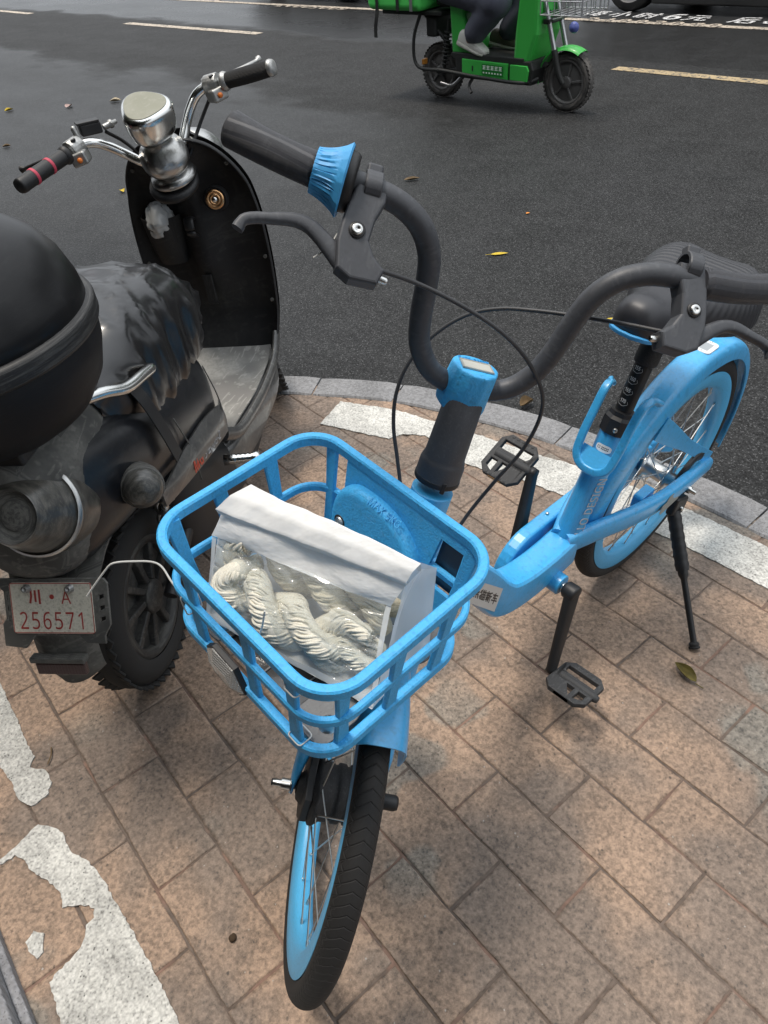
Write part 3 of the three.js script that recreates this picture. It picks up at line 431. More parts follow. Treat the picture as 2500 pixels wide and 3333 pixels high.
// handlebar
const HALF = [[0, 0], [0.03, 0], [0.055, 0.012], [0.076, 0.04], [0.086, 0.075], [0.092, 0.115], [0.1, 0.148], [0.118, 0.174], [0.145, 0.19], [0.175, 0.1965]];
const barPt = (z, s, back = 0) => hc.clone().addScaledVector(hu, s).add(V(-back, 0, z));
const barHalf = (sg) => [...HALF.map(([z, s]) => barPt(sg * z, s)), barPt(sg * 0.21, 0.197, 0.004), barPt(sg * 0.25, 0.196, 0.013), barPt(sg * 0.32, 0.195, 0.038)];
{
  const path = [...barHalf(-1).reverse(), ...barHalf(1).slice(1)];
  part(bike, 'handlebar', mm(MH, tube(path, 0.0132, { seg: 120, rad: 18 })), MB.grey);
  const gripDir = (s) => barPt(s * 0.33, 0.195, 0.042).sub(barPt(s * 0.22, 0.197, 0.006)).normalize();
  const gp = (s, z) => { const t = (z - 0.19) / 0.14; return barPt(s * z, 0.197 - 0.002 * t, 0.0 + 0.008 * t + 0.034 * t * t); };
  const gripBump = rep(tex(256, (x, y) => (Math.sin(x * 6.2832 * 40) * Math.sin(y * 6.2832 * 40) > 0 ? 1 : 0) * smooth(0.1, 0.2, Math.abs(((x * 4) % 1) - 0.5)), false), 20);
  for (const s of [1, -1]) {
    const z0 = s > 0 ? 0.236 : 0.212, pts = [z0, 0.26, 0.29, 0.32, s > 0 ? 0.333 : 0.345].map((z) => gp(s, z).toArray());
    part(bike, 'grip', mm(MH, tube(pts, (t) => (t < 0.03 ? 0.0165 : t > 0.985 ? 0.0135 : 0.0185 - 0.001 * Math.sin(t * Math.PI) + 0.0006 * t), { seg: 40, rad: 20 })), std({ map: MB.grip.map, roughness: 0.55, bumpMap: gripBump, bumpScale: 0.0004 }));
  }
  // twist bell on the right-hand side
  const d = gripDir(1), b0 = gp(1, 0.2), twist = []; const prof = [[0.0145, -0.002], [0.027, -0.002], [0.0305, 0.002], [0.031, 0.009], [0.029, 0.015], [0.0145, 0.017]];
  part(bike, 'bell_body', mm(MH, lathe(b0, V(-0.1, 0, 1), prof, 32)), MB.black);
  const N = 96, M = 12, grid = []; for (let i = 0; i <= M; i++) { const t = i / M, row = []; for (let j = 0; j <= N; j++) { const a = j / N * 2 * Math.PI, fl = 0.02 + 0.0155 * Math.pow(1 - t, 2.0), rib = 0.0011 * Math.pow(Math.sin(Math.PI * clamp((t - 0.18) / 0.82)), 0.7) * Math.cos(a * 34); row.push([Math.cos(a) * (fl + rib), t * 0.034, Math.sin(a) * (fl + rib)]); } grid.push(row); }
  const tg = skin(grid, { thick: 0.0028 }); tg.applyQuaternion(new THREE.Quaternion().setFromUnitVectors(V(0, 1, 0), V(-0.12, 0, 1).normalize())); const b1 = gp(1, 0.2075); tg.translate(b1.x, b1.y, b1.z);
  part(bike, 'twist_ring', mm(MH, tg), std({ color: rgb(0.06, 0.34, 0.68), roughness: 0.5 }));
  part(bike, 'grip_collar', mm(MH, lathe(gp(1, 0.235), V(-0.14, 0, 1), [[0.014, 0], [0.0205, 0], [0.0205, 0.006], [0.014, 0.007]], 28)), MB.black);
  // brake levers
  const aw = 35 * Math.PI / 180, w = V(Math.cos(aw), -Math.sin(aw), 0), nrm = V(Math.sin(aw), Math.cos(aw), 0);
  for (const s of [1, -1]) {
    const cz = s > 0 ? 0.18 : 0.196, c0 = barPt(s * cz, 0.197, 0.001).addScaledVector(w, s > 0 ? 0 : -0.014), mat = new THREE.Matrix4().makeBasis(w, V(0, 0, s), w.clone().cross(V(0, 0, s))).setPosition(c0);
    const poly = [[0.004, -0.013], [0.002, 0.012], [0.025, 0.018], [0.05, 0.022], [0.066, 0.023], [0.092, 0.019], [0.099, 0.006], [0.098, -0.02], [0.086, -0.024], [0.076, -0.012], [0.06, -0.003], [0.035, -0.006], [0.016, -0.013]];
    const th = 0.017, body = at(extrude(poly, th, 0.0035, [], 3), 0, 0, -th / 2);
    part(bike, 'brake_lever_body', mm(MH, [mm(mat, body), lathe(c0.clone().add(V(0, 0, -0.0095)), V(0, 0, 1), [[0.0135, 0], [0.0168, 0], [0.0178, 0.0015], [0.0178, 0.0165], [0.0168, 0.018], [0.0135, 0.018]], 24, 0.5), mm(mat, at(box(0.011, 0.017, 0.014, 0.003), -0.019, 0, 0))]), MB.grey);
    const lev = [[0.085, 0.016], [0.075, 0.028], [0.064, 0.042], [0.056, 0.056], [0.054, 0.07], [0.059, 0.095], [0.063, 0.112], [0.068, 0.121], [0.078, 0.125]];
    part(bike, 'brake_lever', mm(MH, mm(mat, sweep(lev.map(([a, z]) => [a, z, 0]), (t) => oval(mix(0.0105, 0.0055, Math.min(1, t * 1.4)) * (t > 0.96 ? 1.15 : 1), 0.0062, 14, 2.6), { seg: 36, ref: [1, 0, 0] }))), MB.grey);
    const bp = V(0.052, 0.008, s > 0 ? -th / 2 - 0.004 : th / 2 + 0.004), up = s > 0 ? -1 : 1;   // face that looks upwards
    part(bike, 'lever_bolt', mm(MH, mm(mat, [lathe(bp, V(0, 0, up), [[0.0001, 0.0025], [0.0022, 0.0025], [0.0023, 0.0042], [0.0052, 0.004], [0.0062, 0.0025], [0.0062, -0.002]], 18)])), MB.steel);
    part(bike, 'bolt_seat', mm(MH, mm(mat, lathe(bp, V(0, 0, up), [[0.006, -0.001], [0.0085, -0.001], [0.0088, 0.0008], [0.006, 0.0012]], 20))), MB.black);
    part(bike, 'cable_adjuster', mm(MH, mm(mat, lathe([0.09, -0.02, 0], [0.15, -1, 0], [[0.004, 0], [0.004, 0.012], [0.003, 0.014]], 12))), MB.steel);
  }
  part(bike, 'cable_tie', mm(MH, tube([barPt(0.205, 0.16, -0.03).toArray(), barPt(0.212, 0.15, -0.042).toArray(), barPt(0.225, 0.14, -0.05).toArray()], 0.0011, { seg: 8, rad: 6 })), MB.white, 'thin white cable tie tail by the brake lever');
}
// cables
part(bike, 'brake_cable', tube([[0.852, 1.092, 0.051], [0.811, 1.068, 0.035], [0.766, 1.035, 0.004], [0.729, 1.0, -0.024], [0.703, 0.966, -0.043], [0.684, 0.93, -0.056], [0.67, 0.894, -0.062], [0.665, 0.855, -0.06], [0.676, 0.804, -0.051], [0.707, 0.748, -0.033], [0.75, 0.69, -0.02], [0.79, 0.64, -0.02]], 0.0027, { seg: 90, rad: 8 }), MB.cable);
part(bike, 'brake_cable', tube([[0.606, 1.009, -0.16], [0.613, 1.002, -0.116], [0.628, 0.995, -0.063], [0.648, 0.988, -0.01], [0.662, 0.979, 0.029], [0.681, 0.963, 0.064], [0.709, 0.933, 0.093], [0.738, 0.895, 0.11], [0.76, 0.852, 0.112], [0.774, 0.809, 0.102], [0.784, 0.766, 0.083], [0.795, 0.72, 0.063], [0.81, 0.66, 0.045]], 0.0027, { seg: 90, rad: 8 }), MB.cable);

// frame
const dtM = MB.blue, DT = [[0.825, 0.7, 0], [0.74, 0.57, 0], [0.66, 0.455, 0], [0.622, 0.395, 0], [0.588, 0.357, 0], [0.53, 0.332, 0], [0.45, 0.322, 0], [0.37, 0.325, 0]];
part(bike, 'down_tube', sweep(DT, (t) => rrect(mix(0.055, 0.078, Math.min(1, t * 1.6)), 0.062, 0.012, 3), { seg: 48, ref: [0, 1, 0.0], crease: 0.5 }), dtM);
{
  const lab = canvasTex(512, 256, (c) => { c.fillStyle = '#c9c9c6'; c.fillRect(0, 0, 512, 256); c.fillStyle = '#171717'; c.strokeStyle = '#171717'; '熊猫新车'.split('').forEach((ch, i) => drawHan(c, ch, 30 + i * 114, 70, 104, 15)); });
  // on the left side of the tube, running along it
  const c4 = [[0.712, 0.532], [0.624, 0.432], [0.638, 0.376], [0.727, 0.487]], g = new THREE.BufferGeometry(); g.setAttribute('position', new THREE.Float32BufferAttribute(c4.flatMap(([x, y]) => [x, y, -0.0322]), 3)); g.setAttribute('uv', new THREE.Float32BufferAttribute([0, 1, 1, 1, 1, 0, 0, 0], 2)); g.setIndex([0, 2, 1, 0, 3, 2]); g.computeVertexNormals();
  part(bike, 'name_sticker', g, std({ map: lab, roughness: 0.35, side: THREE.DoubleSide }), 'pale sticker with black Chinese characters');
}
const stA = V(0.40, 0.25, 0), stD = V(-0.306, 0.952, 0).normalize(), onSeat = (d) => stA.clone().addScaledVector(stD, d);
part(bike, 'seat_tube', lathe(onSeat(0.03), stD, [[0.0001, 0], [0.0255, 0], [0.0255, 0.34], [0.0245, 0.344], [0.0001, 0.345]], 32), MB.blue);
part(bike, 'bottom_bracket', lathe([BK.bb.x, BK.bb.y, -0.05], [0, 0, 1], [[0.0001, 0], [0.02, 0], [0.0225, 0.002], [0.0225, 0.098], [0.0001, 0.1]], 24), MB.blue);
{ // outlined lettering along the seat tube
  const g = text3('HELLO DESIGN', 0.02, 0.0008, fontR); g.scale(0.9, 1, 1); const a = onSeat(0.18), left = V(0.35, 0.1, -0.93).normalize(), out = left.clone().addScaledVector(stD, -left.dot(stD)).normalize(), M = new THREE.Matrix4().makeBasis(stD, out.clone().cross(stD), out).setPosition(a.addScaledVector(out, 0.0252)); part(bike, 'lettering', g.applyMatrix4(M), std({ color: rgb(0.42, 0.46, 0.5), roughness: 0.5 })); }
part(bike, 'seat_clamp', lathe(onSeat(0.352), stD, [[0.017, 0], [0.029, 0], [0.03, 0.002], [0.03, 0.03], [0.025, 0.036], [0.024, 0.044], [0.017, 0.045]], 9, 0.3), MB.black);
{
  const clampBolt = onSeat(0.366).add(V(0.028, 0.008, -0.012)); part(bike, 'clamp_bolt', lathe(clampBolt, [0.9, 0.3, -0.3], [[0.0001, 0.003], [0.0035, 0.003], [0.0045, 0.001], [0.0045, -0.004]], 12), MB.steel);
  part(bike, 'seat_post', lathe(onSeat(0.33), stD, [[0.0001, 0], [0.0165, 0], [0.0165, 0.155], [0.0001, 0.156]], 24), MB.black);
  part(bike, 'post_head', [lathe(onSeat(0.478), stD, [[0.0165, 0.012], [0.0205, 0.012], [0.0215, 0.016], [0.0215, 0.04], [0.015, 0.048], [0.0135, 0.07], [0.0001, 0.072]], 20), at(box(0.05, 0.018, 0.034, 0.004), onSeat(0.55).x - 0.005, onSeat(0.55).y, 0, 0, 0, -0.1)], MB.blackDull);
  part(bike, 'seat_bolt', lathe([onSeat(0.545).x + 0.02, onSeat(0.545).y + 0.004, -0.012], [0.8, 0.3, -0.5], [[0.0001, 0.004], [0.004, 0.004], [0.0055, 0.002], [0.0055, -0.004]], 12), MB.steel);
  // height marks printed on the post
  const marks = canvasTex(256, 512, (c) => { c.fillStyle = '#121212'; c.fillRect(0, 0, 256, 512); c.strokeStyle = c.fillStyle = '#d8d8d8'; c.lineWidth = 4; c.textAlign = 'center'; c.font = 'bold 58px sans-serif'; ['155', '160', '165', '170'].forEach((s, i) => { const y = 62 + i * 122; c.fillText(s, 128, y + 16); c.beginPath(); for (let k = 0; k <= 40; k++) { const a = Math.PI * k / 40, rr = 1 + 0.12 * Math.abs(Math.sin(a * 3.5)); const x = 128 + 80 * rr * Math.cos(a), yy = y + 6 + 38 * rr * Math.sin(a); k ? c.lineTo(x, yy) : c.moveTo(x, yy); } c.stroke(); c.beginPath(); c.moveTo(48, y + 6); c.lineTo(62, y - 10); c.moveTo(208, y + 6); c.lineTo(194, y - 10); c.stroke(); }); });
  const g = []; for (let i = 0; i <= 6; i++) { const row = []; for (let j = 0; j <= 10; j++) { const a = mix(-0.95, 0.95, j / 10) - 0.15, p = onSeat(0.402 + 0.09 * i / 6), f = V(0.952, 0.306, 0); row.push(p.addScaledVector(f, 0.0169 * Math.cos(a)).add(V(0, 0, -0.0169 * Math.sin(a)))); } g.push(row); }
  part(bike, 'height_scale', skin(g), std({ map: marks, roughness: 0.5 }), 'white height numbers 155 to 170 on the seat post');
  const oval2 = canvasTex(256, 128, (c) => { c.fillStyle = '#e8e8e6'; c.fillRect(0, 0, 256, 128); c.strokeStyle = c.fillStyle = '#333'; c.lineWidth = 7; c.strokeRect(34, 42, 38, 40); for (let r = 0; r < 2; r++) for (let i = 0; i < 5; i++) c.fillRect(98 + i * 24, 38 + r * 30, 18, 18); });
  const g2 = []; for (let i = 0; i <= 4; i++) { const row = []; for (let j = 0; j <= 10; j++) { const a = mix(-0.62, 0.62, j / 10) + 0.15, s = mix(-1, 1, i / 4), p = onSeat(0.322 + 0.0075 * s * Math.sqrt(1 - Math.pow(Math.abs(mix(-1, 1, j / 10)), 4) * 0.8)), f = V(0.952, 0.306, 0); row.push(p.addScaledVector(f, 0.0262 * Math.cos(a)).add(V(0, 0, -0.0262 * Math.sin(a)))); } g2.push(row); }
  part(bike, 'oval_sticker', skin(g2), std({ map: oval2, roughness: 0.4 }), 'small white oval sticker on the seat tube');
}
{ // lifting loop around the seat tube
  const m = MB.blue, lp = []; const a = onSeat(0.225), f = V(0.952, 0.306, 0);
  const P = (d, fw, z) => { const p = onSeat(d).addScaledVector(f, fw); return [p.x, p.y, z]; };
  const path = [P(0.43, -0.012, 0.046), P(0.437, 0.008, 0.042), P(0.427, 0.024, 0.04), P(0.385, 0.034, 0.039), P(0.33, 0.04, 0.039), P(0.295, 0.042, 0.034), P(0.281, 0.043, 0.019), P(0.278, 0.043, 0), P(0.281, 0.043, -0.019), P(0.295, 0.042, -0.034), P(0.33, 0.04, -0.039), P(0.385, 0.034, -0.039), P(0.427, 0.024, -0.04), P(0.437, 0.008, -0.044), P(0.43, -0.02, -0.05)];
  part(bike, 'lift_handle', [sweep(path, () => rrect(0.01, 0.016, 0.004), { seg: 70, ref: [0.952, 0.306, 0] }), (() => { const g = []; for (let i = 0; i <= 6; i++) { const row = []; for (let j = 0; j <= 10; j++) { const z = mix(-0.033, 0.033, j / 10), d = mix(0.282, 0.314, i / 6) - 0.0 + 0.008 * Math.pow(Math.abs(z) / 0.036, 3) * (1 - i / 6); row.push(P(d, 0.042 - 0.016 * i / 6, z)); } g.push(row); } return skin(g, { thick: 0.004 }); })()], m);
}
{ // arched rear mudguard beam
  const arc = (a) => a * Math.PI / 180, R = 0.32, grid = []; const N = 56;
  for (let i = 0; i <= N; i++) {
    const th = arc(mix(8, 196, i / N)), row = [], front = smooth(70, 15, th * 180 / Math.PI), back = smooth(95, 150, th * 180 / Math.PI), hw = mix(mix(0.031, 0.024, front), 0.025, back), dr = mix(0.028, 0.016, back);
    for (let j = 0; j <= 14; j++) { const a = -1 + 2 * j / 14, z = hw * Math.sin(a * 1.5), rr = R + 0.012 * (1 - a * a) - dr * Math.pow(Math.abs(a), 5); row.push([rr * Math.cos(th), BK.Rw + rr * Math.sin(th), z]); } grid.push(row);
  }
  part(bike, 'rear_mudguard', skin(grid, { thick: 0.003, us: 0.1, vs: 1.1 }), MB.blue);
  const pl = V(Math.cos(1.62), Math.sin(1.62), 0), c = V(0, BK.Rw, 0).addScaledVector(pl, R + 0.0125), lab = canvasTex(128, 128, (k) => { k.fillStyle = '#d4d8da'; k.fillRect(0, 0, 128, 128); k.fillStyle = '#9aa0a4'; k.fillRect(26, 34, 76, 66); });
  const plate = at(extrude(rrect(0.05, 0.036, 0.009), 0.002, 0.0008), 0, 0, 0, -Math.PI / 2); plate.rotateZ(1.62 - Math.PI / 2 - 0.02); plate.translate(c.x, c.y, 0); { const p = plate.attributes.position, uv = []; for (let i = 0; i < p.count; i++) uv.push(0.5 + (p.getX(i) - c.x) / 0.05, 0.5 + p.getZ(i) / 0.036); plate.setAttribute('uv', new THREE.Float32BufferAttribute(uv, 2)); }
  const lp = part(bike, 'id_plate', plate, std({ map: lab, roughness: 0.35 }), 'small white rounded plate on the rear mudguard');
  for (const s of [-1, 1]) part(bike, 'plate_screw', lathe([c.x + s * 0.021, c.y + 0.002 + (s > 0 ? 0.0 : 0), 0], [0, 1, 0], [[0.0001, 0.0025], [0.0025, 0.002], [0.0032, 0]], 10), MB.steel);
  for (const s of [-1, 1]) {
    // stay from the seat tube back past the axle to the tail of the mudguard
    part(bike, 'rear_stay', sweep([[0.385, 0.35, s * 0.012], [0.32, 0.358, s * 0.036], [0.22, 0.352, s * 0.062], [0.1, 0.328, s * 0.071], [0.0, 0.311, s * 0.07], [-0.09, 0.283, s * 0.062], [-0.17, 0.245, s * 0.05]], (t) => oval(mix(0.027, 0.02, smooth(0.2, 1, t)), 0.014, 16, 2.6), { seg: 40, ref: [0, 1, 0] }), MB.blue);
    part(bike, 'mudguard_strut', sweep([[0.16, 0.535, s * 0.034], [0.1, 0.485, s * 0.042], [-0.03, 0.378, s * 0.05], [-0.165, 0.272, s * 0.051]], (t) => rrect(mix(0.052, 0.03, smooth(0, 0.5, t)), 0.004, 0.0015), { seg: 14, ref: [-0.6, 0.8, 0] }), MB.blue);
    part(bike, 'dropout_plate', at(extrude([[-0.03, 0.03], [0.05, 0.04], [0.07, 0.02], [0.04, -0.035], [-0.005, -0.03], [-0.03, -0.01]], 0.004, 0.001), 0, BK.Rw, s > 0 ? 0.066 : -0.07), MB.blue);
  }
  part(bike, 'cloud_sticker', at(extrude([[-0.045, -0.012], [-0.05, 0.0], [-0.035, 0.01], [-0.022, 0.008], [-0.01, 0.018], [0.01, 0.018], [0.022, 0.008], [0.04, 0.008], [0.05, -0.004], [0.042, -0.013]], 0.0008, 0), 0.1, 0.326, -0.0865, 0.12, 0.07, 0.14), std({ color: rgb(0.25, 0.26, 0.24), roughness: 0.6 }), 'grey cloud-shaped sticker on the rear stay');
  part(bike, 'brake_arm', sweep([[-0.01, 0.30, -0.052], [-0.02, 0.325, -0.054], [-0.06, 0.332, -0.052], [-0.11, 0.31, -0.048]], (t) => oval(0.012, 0.006, 12, 3), { seg: 14, ref: [0, 1, 0] }), MB.black);
  part(bike, 'stay_bridge', at(extrude(rrect(0.05, 0.035, 0.006), 0.018, 0.002), 0.145, 0.338, -0.05), MB.blue);
}
{ // chain guard on the right, chain behind it
  const out = []; for (let i = 0; i <= 16; i++) { const a = Math.PI * (0.5 - i / 16) + 0.0; out.push([BK.bb.x + 0.075 * Math.cos(a), BK.bb.y + 0.075 * Math.sin(a)]); }
  const pts = [[0.02, BK.Rw + 0.052], ...out, [0.02, BK.Rw - 0.05], [-0.03, BK.Rw - 0.03], [-0.035, BK.Rw + 0.02]];
  part(bike, 'chain_guard', at(extrude(pts, 0.018, 0.006, [], 3), 0, 0, 0.047), MB.blue);
  part(bike, 'guard_screw', lathe([0.36, 0.366, 0.058], [0, 1, 0.1], [[0.0001, 0.004], [0.003, 0.0035], [0.0042, 0.001], [0.0042, -0.003]], 10), MB.steel);
}
// cranks and pedals
for (const s of [-1, 1]) {
  const e = s < 0 ? V(0.503, 0.128, -0.112) : V(0.36, 0.445, 0.112), b = V(BK.bb.x, BK.bb.y, s * 0.075);
  part(bike, 'crank', [sweep([b.toArray(), b.clone().lerp(e, 0.3).toArray(), b.clone().lerp(e, 0.7).toArray(), e.toArray()], (t) => oval(mix(0.0175, 0.0135, t), mix(0.0125, 0.009, t), 14, 2.8), { seg: 18, ref: [1, 0, 0] }), lathe([b.x, b.y, s * 0.055], [0, 0, s], [[0.012, 0], [0.018, 0.006], [0.019, 0.026], [0.0165, 0.031], [0.0001, 0.032]], 18), lathe([e.x, e.y, s * 0.103], [0, 0, s], [[0.0001, 0], [0.012, 0.001], [0.0125, 0.014], [0.0001, 0.017]], 16)], MB.black);
  part(bike, 'crank_spindle', lathe([b.x, b.y, s * 0.048], [0, 0, s], [[0.0001, 0], [0.01, 0], [0.01, 0.01], [0.0001, 0.011]], 12), MB.steel);
  const c = V(e.x + (s < 0 ? -0.004 : 0.004), e.y, s * 0.168), oct = (w, h, k) => [[-w + k, -h], [w - k, -h], [w, -h + k], [w, h - k], [w - k, h], [-w + k, h], [-w, h - k], [-w, -h + k]];
  const win = (x0, x1, y0, y1) => [[x0, y0], [x1, y0], [x1, y1], [x0, y1]];
  const g = extrude(oct(0.05, 0.046, 0.016), 0.008, 0.002, [win(-0.044, -0.012, -0.038, 0.038).map(([x, y]) => [x + (Math.abs(y) > 0.02 && x < -0.03 ? 0.008 : 0), y]), win(0.012, 0.044, -0.038, 0.01), [[0.013, 0.017], [0.043, 0.017], [0.034, 0.038], [0.013, 0.038]].map(([x, y]) => [x, y])]); g.translate(0, 0, -0.004); g.rotateX(Math.PI / 2);
  const bar = lathe([0, 0, -s * 0.056], [0, 0, s], [[0.0001, 0], [0.007, 0], [0.0105, 0.012], [0.0105, 0.09], [0.0001, 0.095]], 14);
  const teeth = []; for (const x of [-0.047, 0.047]) for (let k = -2; k <= 2; k++) teeth.push(at(box(0.005, 0.014, 0.006, 0.001, 1), x, 0, k * 0.012));
  const M = new THREE.Matrix4().compose(c, new THREE.Quaternion().setFromEuler(new THREE.Euler(s < 0 ? 0.1 : 0.05, 0, s < 0 ? 0.22 : -0.42)), V(1, 1, s < 0 ? -1 : 1));
  const geo = join([g, bar, ...teeth]); geo.applyMatrix4(M); if (s < 0) { const ix = []; for (let i = 0; i < geo.attributes.position.count; i += 3) ix.push(i, i + 2, i + 1); geo.setIndex(ix); }
  const pd = part(bike, 'pedal', geo, MB.pedal);
  const rf = box(0.003, 0.007, 0.034, 0.001); rf.translate(0.0518, 0, 0); const rf2 = box(0.003, 0.007, 0.034, 0.001); rf2.translate(-0.0518, 0, 0); for (const q of [rf, rf2]) part(pd, 'pedal_reflector', q.applyMatrix4(M), std({ color: rgb(0.25, 0.12, 0.03), roughness: 0.4 }));
}
// kickstand
{
  const top = V(0.045, 0.25, -0.088), foot = V(0.168, 0.041, -0.283), d = foot.clone().sub(top), at2 = (t) => top.clone().addScaledVector(d, t);
  part(bike, 'kickstand', [tube([at2(-0.02).toArray(), at2(0.42).toArray()], (t) => 0.0155 - 0.001 * Math.sin(t * 40), { seg: 20, rad: 14 }), tube([at2(0.4).toArray(), at2(0.46).toArray(), at2(0.97).toArray()], (t) => t < 0.12 ? 0.0115 : 0.0072, { seg: 20, rad: 12 }), at(box(0.06, 0.045, 0.02, 0.006), 0.03, 0.265, -0.082, 0.1, 0, 0.4)], MB.black);
  part(bike, 'kickstand_foot', lathe(at2(0.95), d, [[0.007, 0], [0.011, 0.003], [0.012, 0.007], [0.0095, 0.009], [0.0125, 0.012], [0.0125, 0.015], [0.0001, 0.017]], 16), MB.rubber);
  part(bike, 'kickstand_bolt', lathe([0.03, 0.262, -0.094], [0, 0.1, -1], [[0.0001, 0.004], [0.004, 0.004], [0.005, 0.001], [0.005, -0.003]], 10), MB.steel);
}
// saddle
{
  const sect = [[0.3585, 0.001, 0.84, 0.002], [0.358, 0.008, 0.846, 0.012], [0.355, 0.022, 0.858, 0.032], [0.344, 0.035, 0.87, 0.052], [0.322, 0.043, 0.875, 0.062], [0.295, 0.048, 0.868, 0.064], [0.25, 0.062, 0.866, 0.068], [0.205, 0.088, 0.866, 0.076], [0.165, 0.108, 0.87, 0.084], [0.13, 0.113, 0.875, 0.086], [0.1, 0.106, 0.877, 0.08], [0.085, 0.088, 0.874, 0.066], [0.078, 0.05, 0.866, 0.04]];
  const prof = (k, lift) => sect.map(([x, hw, y, h]) => { const r = []; for (let j = 0; j <= 24; j++) { const a = Math.PI * j / 24, c = Math.cos(a), s = Math.sin(a), e = x < 0.25 ? 0.62 : 0.8; const dip = x < 0.24 ? 0.014 * Math.exp(-Math.pow(c * 2.2, 2)) : 0; r.push([x, y - h + h * Math.pow(s, 0.75) - dip + lift, -hw * k * Math.sign(c) * Math.pow(Math.abs(c), e)]); } return r; });
  const sm = (rows) => { const curves = rows[0].map((_, j) => cr(rows.map((r) => r[j]))); const out = []; for (let i = 0; i <= 44; i++) out.push(curves.map((c) => c.getPoint(i / 44))); return out; };
  const grooves = rep(tex(512, (x, y) => 0.5 + 0.5 * Math.sin(6.2832 * 40 * (y + 0.05 * Math.cos(6.2832 * x))) * smooth(0.42, 0.55, y), false), 1);
  const bottom = sm(sect.map(([x, hw, y, h]) => [[x, y - h + 0.001, -hw], [x, y - h - 0.004, 0], [x, y - h + 0.001, hw]]));
  part(bike, 'saddle', [skin(sm(prof(1, 0))), skin(bottom)], std({ color: rgb(0.028, 0.029, 0.034), roughness: 0.45, bumpMap: grooves, bumpScale: 0.0007 }));
  const rimP = (sg) => sect.slice(1, 7).map(([x, hw, y, h]) => [x + (x > 0.35 ? 0.002 : 0), Math.min(y - h, 0.823) + 0.0, sg * hw]);
  part(bike, 'saddle_base', sweep([...rimP(1).reverse(), [0.361, 0.824, 0], ...rimP(-1)], () => rrect(0.008, 0.006, 0.002), { seg: 60, ref: [0, 1, 0] }), std({ color: rgb(0.05, 0.32, 0.66), roughness: 0.5 }));
  part(bike, 'saddle_rail', [tube([[0.34, 0.815, 0.018], [0.27, 0.785, 0.02], [0.2, 0.785, 0.02], [0.15, 0.8, 0.022]], 0.0035, { seg: 16, rad: 8 }), tube([[0.34, 0.815, -0.018], [0.27, 0.785, -0.02], [0.2, 0.785, -0.02], [0.15, 0.8, -0.022]], 0.0035, { seg: 16, rad: 8 })], MB.black);
}
